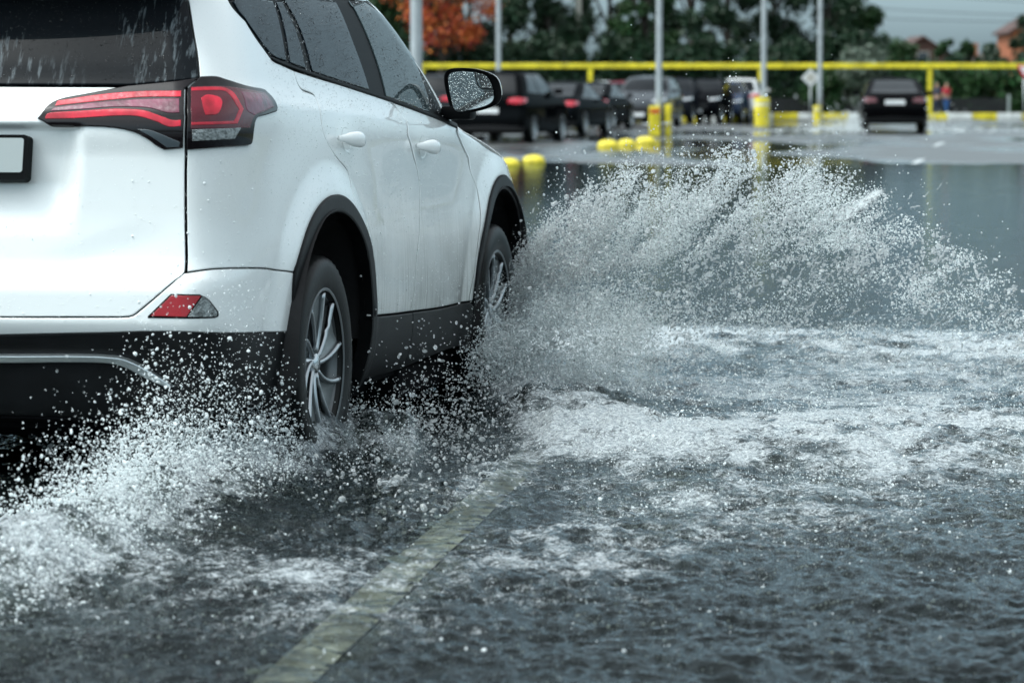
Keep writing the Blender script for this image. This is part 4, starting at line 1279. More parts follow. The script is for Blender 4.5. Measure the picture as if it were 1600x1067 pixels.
            for q in range(7):
                a = 2 * math.pi * q / 7
                add_box(bm, (sg * .07, .13 * math.cos(a), .13 * math.sin(a)), (.025, .17, .035), rot=Matrix.Rotation(a, 3, 'X'))
            bmesh.ops.recalc_face_normals(bm, faces=bm.faces)
            bm_obj('rim', bm, M['silver'], w_, sharp=35)
    # grille, bumpers, plates
    yr = float(sh.xr(.62)); yf = float(sh.xf(.5))
    for md in ('right', 'left'):
        panel(sh, 'grille', [[('u', 5.05, .48), ('u', 5.5, .48)], [('u', 5.5, .48), ('u', 5.5, .68)], [('u', 5.5, .68), ('u', 5.0, .68)], [('u', 5.0, .68), ('u', 5.05, .48)]], M['blackplastic'], e_, mode=md, gap=0, off=.006, grid=.06, edge=.05)
        panel(sh, 'rear_valance', [[('u', 0, .27), ('u', .95, .27)], [('u', .95, .27), ('u', .95, .38)], [('u', .95, .38), ('u', 0, .42)], [('u', 0, .42), ('u', 0, .27)]], M['blackplastic'], e_, mode=md, gap=0, off=.006, grid=.06, edge=.05)
    for nm, yy, zz, s1 in (('rear_plate', yr - .012, {'sedan': .80, 'hatch': .55, 'suv': .75}[kind], 1), ('front_plate', yf + .012, .42, -1)):
        if nm == 'rear_plate': yy = float(sh.xr(zz)) - .012
        bm = bmesh.new(); add_box(bm, (0, yy, zz), (.52, .02, .12), bevel=.006); bm_obj(nm, bm, M['sign_w'], e_)
    return e_
def px2x(px, Y): return (px - 800) / FPX * Y
G_ = 'cars parked in rows across the car park'
blk = (.002, .0025, .003)
def yaw_to(Y, px, deg): return math.radians(-deg)
c_ = bg_car('suv', 'black SUV parked with a bright red tail light beside the white SUV mirror', px2x(778, 78.5), 78.5, math.radians(-15), blk, G_)
bg_car('sedan', 'black hatchback parked second from the white SUV, showing its right tail light', px2x(866, 92), 92, math.radians(-15), (.002, .003, .004), G_)
bg_car('suv', 'dark grey car parked behind the side mirror arm, mostly hidden by the white SUV', px2x(676, 96), 96, math.radians(-14), (.03, .034, .038), G_)
rc_ = bg_car('hatch', 'dark red hatchback parked between the black cars and the grey SUV', px2x(975, 121), 121, math.radians(-12), (.12, .006, .022), G_)
bg_car('hatch', 'small silver hatchback parked left of the dark red car', px2x(938, 128), 128, math.radians(-12), (.42, .45, .47), G_, metal=.7)
bg_car('suv', 'grey SUV facing the camera behind the yellow guard plates', px2x(1028, 110), 113, math.radians(168), (.045, .052, .06), G_, metal=.6)
bg_car('suv', 'black SUV facing the camera at the right end of the parked row', px2x(1117, 127), 131, math.radians(168), (.003, .0035, .005), G_)
bg_car('hatch', 'dark blue hatchback squeezed between the black and white cars', px2x(1146, 131), 134.5, math.radians(170), (.015, .03, .07), G_)
bg_car('suv', 'white SUV parked behind the dark blue car near the yellow drum', px2x(1158, 136), 137.0, math.radians(-8), (.62, .64, .64), G_, metal=0)
bg_car('sedan', 'black sedan roof showing between the two black cars and the silver one', px2x(915, 104), 104, math.radians(-14), (.003, .004, .005), G_)
bg_car('suv', 'dark SUV parked deep behind the grey SUV under the beam', px2x(1062, 128), 129, math.radians(170), (.012, .014, .018), G_)
dc = bg_car('sedan', 'black sedan driving away through the water near the far kerb', px2x(1398, 98.5), 98.9, math.radians(-5), (.002, .002, .0025), None, tailmat=mat('dark_red_lamp', (.10, .01, .015), rough=.15, coat=1.0))
dc.name = 'driving_sedan'; dc.scale = (1.1, 1.1, 1.08)
if 'group' in dc: del dc['group']

# ------------------------------------------------------------------ trees
M['bark'] = mat('tree_bark', (.05, .042, .035), rough=.9, vary=(6, .4), bump=(14, 1, .03))
def leaf_mat(name, c, k=.45):
    m = mat(name, c, rough=.5, spec=.35)
    t = m.node_tree; b = t.nodes['Principled BSDF']
    g = t.nodes.new('ShaderNodeNewGeometry')
    hs_ = t.nodes.new('ShaderNodeHueSaturation'); hs_.inputs['Color'].default_value = (*c, 1)
    mr = t.nodes.new('ShaderNodeMapRange'); mr.inputs[3].default_value = 1 - k; mr.inputs[4].default_value = 1 + k
    t.links.new(g.outputs['Random Per Island'], mr.inputs[0]); t.links.new(mr.outputs[0], hs_.inputs['Value'])
    mr2 = t.nodes.new('ShaderNodeMapRange'); mr2.inputs[3].default_value = .47; mr2.inputs[4].default_value = .53
    t.links.new(g.outputs['Random Per Island'], mr2.inputs[0]); t.links.new(mr2.outputs[0], hs_.inputs['Hue'])
    t.links.new(hs_.outputs[0], b.inputs['Base Color'])
    return m
M['leaf_dark'] = leaf_mat('dark_leaves', (.012, .034, .014))
M['leaf_mid'] = leaf_mat('green_leaves', (.024, .060, .018))
M['leaf_pale'] = leaf_mat('pale_silver_leaves', (.085, .115, .085))
M['leaf_orange'] = leaf_mat('orange_leaves', (.42, .075, .025), .6)
def leaves(centers, radii, n, size, m, name, parent, flat=1.0, top_m=None):
    centers = np.asarray(centers, float); radii = np.asarray(radii, float)
    w = radii**2; w /= w.sum()
    idx = rng.choice(len(centers), n, p=w)
    d = rng.normal(size=(n, 3)); d /= np.linalg.norm(d, axis=1, keepdims=True)
    rr = radii[idx] * (rng.random(n)**.45) * (1 + .22 * rng.normal(size=n))
    P = centers[idx] + d * rr[:, None] * [1, 1, flat]
    a = rng.normal(size=(n, 3)); a /= np.linalg.norm(a, axis=1, keepdims=True)
    b = np.cross(a, rng.normal(size=(n, 3))); b /= np.linalg.norm(b, axis=1, keepdims=True)
    s = size * (.5 + rng.random(n))[:, None]
    V = np.concatenate([P - a * s, P + b * s * .45, P + a * s, P - b * s * .45])
    Fq = np.stack([np.arange(n), np.arange(n) + n, np.arange(n) + 2*n, np.arange(n) + 3*n], 1)
    o = fast_mesh(name, V, Fq, m, smooth=False)
    o.parent = parent
    return o
def tree(px, Y, H, R, label, leafm, name='tree', base=1.2, n=15000, size=.115, group='trees behind the yellow barrier', nb=26, seed=0, gappy=1.0):
    r_ = np.random.default_rng(seed)
    x = px2x(px, Y)
    e_ = empty(name, (x, Y, .1)); tag(e_, label, 'tree', group)
    bm = bmesh.new()
    lean = r_.normal() * .3
    add_tube(bm, [(0, 0, 0), (lean * .2, 0, H * .2), (lean * .6, 0, H * .45), (lean, 0, H * .8)], [.22, .17, .12, .03], 9)
    C = []; Rr = []
    for k in range(nb):
        z = base + (H - base) * (r_.random()**.9)
        t = (z - base) / (H - base)
        rad = R * (.55 + .45 * math.sin(math.pi * min(1, t * .85 + .12)))
        a = r_.random() * 2 * math.pi; q = rad * math.sqrt(r_.random())
        c = (lean * t + q * math.cos(a), q * math.sin(a), z)
        C.append(c); Rr.append((.35 + .45 * r_.random()) * R * .42 * gappy)
        if k % 2 == 0:
            add_tube(bm, [(lean * t * .6, 0, max(.6, z * .6)), (c[0] * .5, c[1] * .5, z * .85), c], [.07, .05, .015], 6)
    bm_obj('trunk', bm, M['bark'], e_, smooth=True)
    leaves(C, Rr, n, size, leafm, 'crown', e_)
    return e_
tree(618, 150, 8.5, 2.6, 'green tree behind the thick lamp post', M['leaf_mid'], seed=1)
ot = tree(690, 146, 6.9, 2.5, 'tree with bright orange foliage between the first two lamp posts', M['leaf_orange'], 'orange_tree', base=3.3, n=8000, seed=2, size=.09, nb=34)
tree(720, 156, 8.8, 2.7, 'dark tree standing behind the orange foliage', M['leaf_dark'], seed=3)
tree(800, 160, 9.5, 2.5, 'dark leafy tree right of the orange one', M['leaf_mid'], seed=4, gappy=.85)
tree(862, 152, 8.0, 2.6, 'broad dark tree left of the pale beige pole', M['leaf_dark'], seed=5, gappy=.9)
tree(945, 158, 9.5, 2.5, 'dark tree right of the pale beige pole', M['leaf_dark'], seed=6, gappy=.8)
tree(1010, 150, 6.4, 1.5, 'low green tree behind the lamp post of the guard plates', M['leaf_mid'], seed=7, gappy=.8, n=7000)
tree(1088, 155, 9.8, 2.6, 'tall dark tree with sky showing through, above the grey SUV', M['leaf_dark'], seed=8, gappy=.8)
tree(1140, 150, 9.8, 2.4, 'tall dark tree left of the round yellow drum', M['leaf_dark'], seed=9, gappy=.85)
tree(1215, 152, 9.6, 2.6, 'tall dark tree between the two right lamp posts', M['leaf_dark'], seed=10)
tree(1292, 150, 8.6, 2.6, 'tall dark tree at the right end of the row, beside open sky', M['leaf_dark'], seed=11, gappy=.85)
tree(1340, 152, 4.6, 1.5, 'small dark tree sloping down towards the houses', M['leaf_mid'], seed=12, n=7000, gappy=.9)
tree(1318, 143.5, 2.6, 1.5, 'pale silvery willow bush under the barrier beam', M['leaf_pale'], 'willow_bush', base=.3, n=3500, size=.12, seed=13, group=None)
tree(1276, 143, 1.9, 1.1, 'dark green bush behind the diamond sign', M['leaf_mid'], 'bush', base=.3, n=1800, size=.13, seed=14, group=None)
tree(1492, 170, 3.55, .75, 'small conifer beside the house chimney', M['leaf_mid'], 'conifer', base=.6, n=1800, size=.14, seed=15, group='small conifers in front of the houses')
tree(1512, 172, 3.45, .6, 'slim conifer just left of the orange chimney stack', M['leaf_mid'], 'conifer', base=.6, n=1500, size=.14, seed=16, group='small conifers in front of the houses')
tree(1536, 172, 3.35, .5, 'slim conifer right of the orange chimney stack', M['leaf_mid'], 'conifer', base=.6, n=1200, size=.14, seed=17, group='small conifers in front of the houses')
tree(1610, 168, 4.9, 1.1, 'dark tree cut by the right edge above the triangular sign', M['leaf_dark'], seed=18, n=3000)
tree(1400, 165, 3.3, 1.3, 'low round tree left of the brown gable roof', M['leaf_mid'], seed=19, n=3000)
for i, px in enumerate((520, 420, 300, 170, 20, -150)):
    tree(px, 150 + (i % 3) * 6, 8.5 + (i % 2), 2.8, ['leafy tree just left of the thick lamp post, mostly behind the white SUV', 'second leafy tree left of the thick lamp post, behind the SUV side windows', 'tree hidden behind the rear pillar of the white SUV', 'tree hidden behind the right half of the rear window', 'tree hidden behind the left half of the rear window', 'farthest left tree, beyond the rear window of the SUV'][i], M['leaf_dark'] if i % 2 else M['leaf_mid'], seed=30 + i, n=5000, size=.18)
# hedge masses under the trees
def hedge(px0, px1, Y, H, m, label, seed, name='hedge', size=.16, dens=90):
    r_ = np.random.default_rng(seed)
    x0, x1 = px2x(px0, Y), px2x(px1, Y)
    e_ = empty(name, ((x0 + x1) / 2, Y, .1)); tag(e_, label, 'hedge')
    L = x1 - x0; k = int(L / .45)
    C = []; Rr = []
    bm = bmesh.new()
    for i in range(k):
        x = -L / 2 + L * (i + .5) / k
        h_ = H * (.82 + .3 * r_.random())
        add_tube(bm, [(x, 0, 0), (x + .1, 0, h_ * .6)], [.04, .02], 5)
        for z in np.arange(.25, h_, .42):
            C.append((x + r_.normal() * .12, r_.normal() * .25, z)); Rr.append(.40 + .12 * r_.random())
    bm_obj('stems', bm, M['bark'], e_)
    leaves(C, Rr, int(len(C) * dens), size, m, 'foliage', e_)
hedge(560, 1000, 147, 3.0, M['leaf_dark'], 'long dark hedge below the trees on the left of the car park', 50, size=.13, dens=130)
hedge(1000, 1380, 147, 3.2, M['leaf_dark'], 'long dark hedge below the tall trees behind the yellow beam', 51, size=.13, dens=130)
hedge(1380, 1640, 150, 2.0, M['leaf_mid'], 'bright green hedge behind the barrier on the right', 52, dens=70)
hedge(1370, 1640, 166, 2.75, M['leaf_dark'], 'darker hedge in front of the brick houses', 53, dens=60)
hedge(300, 560, 147, 3.0, M['leaf_dark'], 'dark hedge hidden behind the white SUV', 54, size=.22, dens=40)

# dark slat fence under the hedge
M['fence'] = mat('dark_fence_board', (.006, .007, .009), rough=.7, vary=(2, .3))
fn = empty('board_fence', (0, 143.2, .1)); tag(fn, 'low dark board fence behind the painted kerb', 'fence')
bm = bmesh.new()
for i in range(150):
    xx = -12 + i * .22
    add_box(bm, (xx, 0, .40), (.20, .03, .72 + .02 * random.random()))
bm_obj('boards', bm, M['fence'], fn)
for i in range(12):
    bm = bmesh.new(); add_box(bm, (-12 + i * 3, .06, .45), (.1, .08, .9)); bm_obj('post', bm, M['galv'], fn)

# ------------------------------------------------------------------ houses
M['brick'] = mat('orange_brick', (.34, .11, .05), rough=.85, vary=(6, .35), bump=(8, .6, .03))
M['brown'] = mat('brown_plank_gable', (.07, .035, .028), rough=.8, vary=(3, .3))
M['rooft'] = mat('brown_roof_tiles', (.065, .032, .026), rough=.7, vary=(2, .3), bump=(5, .8, .05))
M['winp'] = mat('house_window_glass', (.03, .04, .05), rough=.08, coat=1)
def house(px, Y, w, d, wall, ridge, label, chim=None, wins=((0, 1.9),), wm='brick'):
    x = px2x(px, Y)
    e_ = empty('brick_house', (x, Y, 0)); tag(e_, label, 'house')
    bm = bmesh.new()
    v = [bm.verts.new(q) for q in ((-w/2, 0, 0), (w/2, 0, 0), (w/2, 0, wall), (0, 0, ridge - .15), (-w/2, 0, wall))]
    u = [bm.verts.new((q.co.x, d, q.co.z)) for q in v]
    bm.faces.new(v); bm.faces.new(u[::-1])
    for k in range(5): bm.faces.new((v[k], u[k], u[(k+1) % 5], v[(k+1) % 5]))
    bmesh.ops.recalc_face_normals(bm, faces=bm.faces)
    bm_obj('wall', bm, M[wm], e_)
    bm = bmesh.new()
    for sg in (-1, 1):
        a = [(0, ridge), (sg * (w/2 + .4), wall - .25), (sg * (w/2 + .4), wall - .45), (0, ridge - .2)]
        A = [bm.verts.new((q, -.35, z)) for q, z in a]; B = [bm.verts.new((q, d + .35, z)) for q, z in a]
        bm.faces.new(A); bm.faces.new(B)
        for k in range(4): bm.faces.new((A[k], A[(k+1) % 4], B[(k+1) % 4], B[k]))
    bmesh.ops.recalc_face_normals(bm, faces=bm.faces)
    rf = bm_obj('roof', bm, M['rooft'], e_)
    if chim:
        bm = bmesh.new(); add_box(bm, (chim[0], d * .4, (chim[1] + wall) / 2), (.7, .7, chim[1] - wall)); add_box(bm, (chim[0], d * .4, chim[1] + .06), (.85, .85, .14)); bm_obj('chimney', bm, M['brick'], rf)
    for wx, wz in wins:
        bm = bmesh.new(); add_box(bm, (wx, -.02, wz), (1.1, .1, 1.3)); f_ = bm_obj('window', bm, M['concrete'], e_)
        bm = bmesh.new(); add_box(bm, (wx, -.06, wz), (.95, .06, 1.15)); bm_obj('pane', bm, M['winp'], f_)
house(1440, 300, 8.6, 10, 3.1, 5.95, 'brown gable roofed brick house behind the hedge', chim=None, wins=((-2, 2.0), (1.8, 2.0), (0, 3.9)), wm='brown')
house(1520, 310, 6.5, 9, 2.6, 4.3, 'low brick house with a tall chimney between the conifers', chim=(.4, 5.3), wins=((0, 1.9),))
house(1566, 290, 5.6, 9, 3.2, 4.75, 'orange brick house with a dark hipped gable near the right edge', wins=((0, 2.2),))
house(1622, 280, 4.5, 9, 6.2, 7.6, 'tall orange brick building cut by the right edge', wins=((0, 2.2), (0, 4.6)))
# overhead wires
M['wire'] = mat('black_cable', (.02, .02, .02), rough=.6)
for i, (ya, yb_, sag) in enumerate(((2, 30, 7), (22, 36, 6), (-28, 20, 5))):
    Yw = 200
    pts = []
    for k in range(25):
        t = k / 24
        px = 1180 + (1900 - 1180) * t
        py = ya + (yb_ - ya) * t + sag * 4 * t * (1 - t)
        pts.append((px2x(px, Yw), Yw, CAMH + (HOR - py) / FPX * Yw))
    bm = bmesh.new(); add_tube(bm, pts, .018, 5); o = bm_obj('overhead_wire', bm, M['wire'], smooth=True)
    tag(o, ['upper overhead wire crossing the sky on the right', 'lowest overhead wire crossing the sky on the right', 'highest overhead wire in the top right corner'][i], 'wire', 'overhead wires against the sky')

# ------------------------------------------------------------------ people
def person(px, Y, H, label, top_c, leg_c, facing=0.0, stride=.16, skin_c=(.45, .28, .2)):
    x = px2x(px, Y)
    k = H / 1.75
    def skinned(name, joints, edges, m, parent=None):
        me = bpy.data.meshes.new(name)
        me.from_pydata([tuple(c * k for c in j[:3]) for j in joints], edges, [])
        o = bpy.data.objects.new(name, me); COL.objects.link(o)
        if parent: o.parent = parent
        md = o.modifiers.new('skin', 'SKIN')
        for i, j in enumerate(joints):
            me.skin_vertices[0].data[i].radius = (j[3] * k, j[4] * k)
        me.skin_vertices[0].data[0].use_root = True
        o.modifiers.new('sub', 'SUBSURF').levels = 2; o.modifiers['sub'].render_levels = 2
        me.materials.append(m)
        return o
    s = stride
    J = [(0, 0, .95, .14, .10), (0, 0, 1.15, .125, .09), (0, 0, 1.38, .16, .10), (0, 0, 1.49, .055, .055), (0, .01, 1.60, .085, .10), (0, .0, 1.71, .07, .085),
         (.17, 0, 1.42, .055, .055), (.24, s * .6, 1.15, .042, .042), (.25, s * 1.1, .92, .032, .032), (-.17, 0, 1.42, .055, .055), (-.24, -s * .6, 1.15, .042, .042), (-.25, -s * .9, .92, .032, .032),
         (.09, 0, .88, .085, .09), (.10, s, .50, .06, .06), (.10, s * 1.1, .09, .042, .045), (.11, s * 1.1 + .13, .035, .035, .03),
         (-.09, 0, .88, .085, .09), (-.10, -s * .4, .49, .06, .06), (-.10, -s * 1.3, .12, .042, .045), (-.11, -s * 1.3 + .12, .05, .035, .03)]
    E = [(0, 1), (1, 2), (2, 3), (3, 4), (4, 5), (2, 6), (6, 7), (7, 8), (2, 9), (9, 10), (10, 11), (0, 12), (12, 13), (13, 14), (14, 15), (0, 16), (16, 17), (17, 18), (18, 19)]
    b = skinned('person', J, E, mat('skin', skin_c, rough=.6))
    b.location = (x, Y, .1); b.rotation_euler = (0, 0, facing)
    tag(b, label, 'person', None)
    g = 1.16
    T = [(0, 0, 1.0, .15, .11), (0, 0, 1.18, .145, .105), (0, 0, 1.39, .17, .11), (0, 0, 1.46, .07, .065), (.17, 0, 1.42, .066, .066), (.235, s * .5, 1.18, .055, .055), (-.17, 0, 1.42, .066, .066), (-.235, -s * .5, 1.18, .055, .055)]
    skinned('top', T, [(0, 1), (1, 2), (2, 3), (2, 4), (4, 5), (2, 6), (6, 7)], top_c, b)
    L = [(0, 0, 1.0, .15, .11), (.095, 0, .86, .10, .10), (.10, s, .50, .073, .073), (.10, s * 1.1, .12, .055, .058), (-.095, 0, .86, .10, .10), (-.10, -s * .4, .49, .073, .073), (-.10, -s * 1.3, .15, .055, .058)]
    skinned('trousers', L, [(0, 1), (1, 2), (2, 3), (0, 4), (4, 5), (5, 6)], leg_c, b)
    skinned('hair', [(0, -.02, 1.60, .085, .10), (0, -.015, 1.72, .082, .095)], [(0, 1)], mat('dark_hair', (.02, .015, .012), rough=.7), b)
    return b
person(1462, 142.3, 1.42, 'person in a dark jacket walking just right of the driving sedan', mat('navy_cloth', (.03, .04, .07), rough=.9), mat('dark_trousers', (.02, .03, .06), rough=.9), math.radians(160))
person(1477, 142.4, 1.42, 'person in a red top and blue trousers by the painted kerb', mat('red_cloth', (.5, .03, .05), rough=.9), mat('blue_trousers', (.03, .10, .28), rough=.9), math.radians(200))
# ------------------------------------------------------------------ flood water over the near half of the road
def gau(px, py, cx, cy, sx, sy, rot=0.0):
    c, s = math.cos(math.radians(rot)), math.sin(math.radians(rot))
    u = (px - cx) * c + (py - cy) * s; v = -(px - cx) * s + (py - cy) * c
    return np.exp(-.5 * ((u / sx)**2 + (v / sy)**2))
def band(px, py, pts, w):
    """soft band along a polyline measured on the photograph and laid on the ground"""
    r = np.zeros(np.shape(px))
    n = len(pts)
    for (x0, y0_, w0), (x1, y1_, w1) in zip(pts, pts[1:]):
        dx, dy = x1 - x0, y1_ - y0_
        t = np.clip(((px - x0) * dx + (py - y0_) * dy) / (dx * dx + dy * dy), 0, 1)
        d = np.hypot(px - x0 - t * dx, (py - y0_ - t * dy) * 1.0)
        ww = w0 + (w1 - w0) * t
        r = np.maximum(r, np.exp(-.5 * (d / (ww * w))**2))
    return r
B1 = [(850, 560, 30), (1000, 552, 26), (1200, 556, 24), (1450, 562, 26), (1900, 575, 30)]
B2 = [(830, 668, 26), (900, 700, 40), (1050, 722, 42), (1250, 722, 40), (1450, 712, 42), (1900, 700, 52)]
B3 = [(470, 735, 34), (380, 745, 55), (300, 790, 48), (200, 850, 42), (80, 905, 46), (-80, 965, 55), (-300, 1040, 60)]
B4 = [(500, 728, 14), (560, 722, 20), (640, 725, 16)]
B5 = [(800, 640, 26), (880, 610, 44), (930, 640, 40)]
B6 = [(600, 790, 14), (700, 800, 16), (800, 750, 18), (860, 720, 20)]
def foam_map(px, py, X, Yw):
    f = 1.05 * band(px, py, B1, .85) + 1.0 * band(px, py, B2, .85) + .95 * band(px, py, B3, .8) + .75 * band(px, py, B4, 1) + .8 * band(px, py, B5, 1) + .40 * band(px, py, B6, 1)
    f = f + .50 * gau(px, py, 1200, 800, 420, 42) + .45 * gau(px, py, 930, 900, 130, 70) + .40 * gau(px, py, 1000, 640, 160, 30)
    f = f + .40 * gau(px, py, 1500, 650, 260, 40) + .36 * gau(px, py, 280, 900, 380, 50) + .13 * gau(px, py, 700, 970, 500, 70) + .30 * gau(px, py, 1350, 880, 260, 40) + .45 * gau(px, py, 60, 980, 130, 60) + .30 * gau(px, py, 520, 1000, 200, 60)
    f = f + .38 * gau(px, py, 720, 700, 110, 30) + .30 * gau(px, py, 100, 760, 130, 40) + .33 * gau(px, py, 1250, 620, 330, 25)
    big = fbm(X * 1.3, Yw * 1.0, 5.0, 4)
    hf = fbm(X * 6.5, Yw * 3.2, 15.0, 3)
    f = np.minimum(f, .92) * (1 + .8 * big + .75 * hf) + .10 * big
    return np.clip(f, 0, 1.3)
def wave_height(X, Yw, px, py):
    turb = .30 + .70 * sstep(520, 620, py) + .25 * sstep(900, 620, py) * sstep(540, 640, py)
    turb = turb * (.10 + .25 * sstep(275, 400, py) + .65 * sstep(380, 560, py)) * (1 + .55 * sstep(700, 900, py))
    wx = X + .06 * perlin(X * 2.2, Yw * 2.2, 9.0); wy = Yw + .06 * perlin(X * 2.2, Yw * 2.2, 19.0)
    h = .022 * perlin(wx * 1.9, wy * 1.6, 1.0)
    h = h + .015 * perlin(wx * 4.1, wy * 3.6, 2.0)
    a = perlin(wx * 9.0, wy * 8.0, 3.0); h = h + .0125 * (1 - 2.2 * np.abs(a))
    b = perlin(wx * 20.0, wy * 17.0, 4.0); h = h + .0065 * (1 - 2.0 * np.abs(b))
    h = h + .0024 * perlin(wx * 43.0, wy * 38.0, 6.0)
    h = h * turb
    rough = fbm(X * 9, Yw * 7, 8.0, 3)
    r = .055 * band(px, py, B1, .8) + .065 * band(px, py, B2, .8) + .10 * band(px, py, B3, .75) + .10 * band(px, py, B4, .9) + .045 * band(px, py, B5, 1.2) + .02 * band(px, py, B6, .9)
    return h + r * (1 + .55 * rough)
pys = [1330.]
while pys[-1] > 246:
    pys.append(pys[-1] - (1.35 if pys[-1] > 600 else 1.1))
ds = np.array([CAMH * FPX / (p - HOR) for p in pys])
aa = np.linspace(-.36, .36, 1270)
aa = np.concatenate([np.linspace(-1.2, -.37, 50), aa, np.linspace(.37, 1.2, 50)])
D, A_ = np.meshgrid(ds, aa, indexing='ij')
XW = A_ * D; YW = D
wp = np.stack([XW, YW, np.zeros_like(XW)], -1)
PX, PY, _d = proj(wp)
PYg = HOR + CAMH * FPX / D
HW = wave_height(XW, YW, PX, PYg)
edge_fade = sstep(61, 52, YW)
HW = HW * (.25 + .75 * edge_fade) + .012 + .018 * edge_fade
FO = foam_map(PX, PYg, XW, YW)
edge_d = 56.5 + 5.5 * fbm(XW * .30, YW * .12, 2.0, 4)
nr, nc = D.shape
idx = np.arange(nr * nc).reshape(nr, nc)
Fq = np.stack([idx[:-1, :-1], idx[:-1, 1:], idx[1:, 1:], idx[1:, :-1]], -1).reshape(-1, 4)
keep = (YW < edge_d)[1:, 1:].reshape(-1)
Fq = Fq[keep]

def water_mat():
    m = bpy.data.materials.new('flood_water'); m.use_nodes = True
    t = m.node_tree; t.nodes.clear()
    L = t.links.new
    co = N(t, 'ShaderNodeTexCoord')
    def noise(scale, detail=4, rough=.55, vec=None, dist=0.0):
        n = N(t, 'ShaderNodeTexNoise'); n.inputs['Scale'].default_value = scale; n.inputs['Detail'].default_value = detail; n.inputs['Roughness'].default_value = rough; n.inputs['Distortion'].default_value = dist
        L(vec or co.outputs['Object'], n.inputs['Vector']); return n.outputs[0]
    def math_(op, a, b=None, clamp=False):
        n = N(t, 'ShaderNodeMath', operation=op, use_clamp=clamp)
        for i, v in enumerate((a, b)):
            if v is None: continue
            if isinstance(v, (int, float)): n.inputs[i].default_value = v
            else: L(v, n.inputs[i])
        return n.outputs[0]
    at = N(t, 'ShaderNodeAttribute', attribute_name='foam')
    foam = at.outputs['Fac']
    fine = noise(26, 8, .72, dist=.6)
    vfine = noise(140, 3, .6)
    lace = noise(11, 5, .6, dist=1.2)
    lace = math_('SUBTRACT', 1.0, math_('MULTIPLY', math_('ABSOLUTE', math_('SUBTRACT', lace, .5)), 6.0), True)
    tex = math_('ADD', math_('ADD', math_('MULTIPLY', fine, .70), math_('MULTIPLY', vfine, .34)), math_('MULTIPLY', lace, .14))
    # foam appears where the attribute beats the texture
    v = math_('SUBTRACT', math_('ADD', math_('MULTIPLY', foam, .40), tex), .84)
    ff = math_('MULTIPLY', v, 5.0, True)
    ff = math_('MULTIPLY', ff, .86)
    ac = N(t, 'ShaderNodeAttribute', attribute_name='chop')
    bmp = N(t, 'ShaderNodeBump'); L(math_('MULTIPLY', ac.outputs['Fac'], .8), bmp.inputs['Strength']); bmp.inputs['Distance'].default_value = .008
    L(math_('ADD', noise(28, 4), math_('MULTIPLY', noise(90, 2), .25)), bmp.inputs['Height'])
    fr = N(t, 'ShaderNodeFresnel'); fr.inputs['IOR'].default_value = 1.26; L(bmp.outputs[0], fr.inputs['Normal'])
    gl = N(t, 'ShaderNodeBsdfGlossy'); gl.inputs['Roughness'].default_value = .06; L(bmp.outputs[0], gl.inputs['Normal'])
    gl.inputs['Color'].default_value = (.54, .60, .63, 1)
    tr = N(t, 'ShaderNodeBsdfTransparent'); tr.inputs['Color'].default_value = (.82, .87, .82, 1)
    mud = N(t, 'ShaderNodeBsdfDiffuse'); mud.inputs['Color'].default_value = (.004, .006, .006, 1)
    mu = N(t, 'ShaderNodeMixShader'); mu.inputs[0].default_value = .42; L(tr.outputs[0], mu.inputs[1]); L(mud.outputs[0], mu.inputs[2])
    mw = N(t, 'ShaderNodeMixShader'); L(fr.outputs[0], mw.inputs[0]); L(mu.outputs[0], mw.inputs[1]); L(gl.outputs[0], mw.inputs[2])
    b2 = N(t, 'ShaderNodeBump'); b2.inputs['Strength'].default_value = 1.0; b2.inputs['Distance'].default_value = .02
    L(math_('ADD', fine, math_('MULTIPLY', vfine, .5)), b2.inputs['Height'])
    bub = noise(70, 6, .75)
    fcr = N(t, 'ShaderNodeValToRGB'); L(bub, fcr.inputs[0])
    fcr.color_ramp.elements[0].position = .36; fcr.color_ramp.elements[0].color = (.20, .24, .26, 1)
    fcr.color_ramp.elements[1].position = .62; fcr.color_ramp.elements[1].color = (.74, .80, .82, 1)
    fo = N(t, 'ShaderNodeBsdfPrincipled'); L(fcr.outputs[0], fo.inputs['Base Color']); fo.inputs['Roughness'].default_value = .25
    L(b2.outputs[0], fo.inputs['Normal'])
    mf = N(t, 'ShaderNodeMixShader'); L(ff, mf.inputs[0]); L(mw.outputs[0], mf.inputs[1]); L(fo.outputs[0], mf.inputs[2])
    o = N(t, 'ShaderNodeOutputMaterial'); L(mf.outputs[0], o.inputs[0])
    return m
water = fast_mesh('water', np.stack([XW, YW, HW], -1).reshape(-1, 3), Fq, water_mat())
at_ = water.data.attributes.new('foam', 'FLOAT', 'POINT')
at_.data.foreach_set('value', FO.reshape(-1).astype(np.float32))
at_ = water.data.attributes.new('chop', 'FLOAT', 'POINT')
at_.data.foreach_set('value', (.10 + .90 * sstep(262, 500, PYg)).reshape(-1).astype(np.float32))
water['kind'] = 'structure'

# ------------------------------------------------------------------ airborne water
def drop_mat(name, tr, base=(.93, .975, .98), rough=.015):
    m = mat(name, (1, 1, 1), rough=rough, trans=1.0, ior=1.33, spec=.5)
    t = m.node_tree; b = t.nodes['Principled BSDF']; o = t.nodes['Material Output']
    d = t.nodes.new('ShaderNodeBsdfDiffuse'); d.inputs['Color'].default_value = (*base, 1)
    tl = t.nodes.new('ShaderNodeBsdfTranslucent'); tl.inputs['Color'].default_value = (*base, 1)
    m1 = t.nodes.new('ShaderNodeMixShader'); m1.inputs[0].default_value = .5
    t.links.new(d.outputs[0], m1.inputs[1]); t.links.new(tl.outputs[0], m1.inputs[2])
    m2 = t.nodes.new('ShaderNodeMixShader'); m2.inputs[0].default_value = tr
    t.links.new(m1.outputs[0], m2.inputs[1]); t.links.new(b.outputs[0], m2.inputs[2])
    t.links.new(m2.outputs[0], o.inputs['Surface'])
    return m
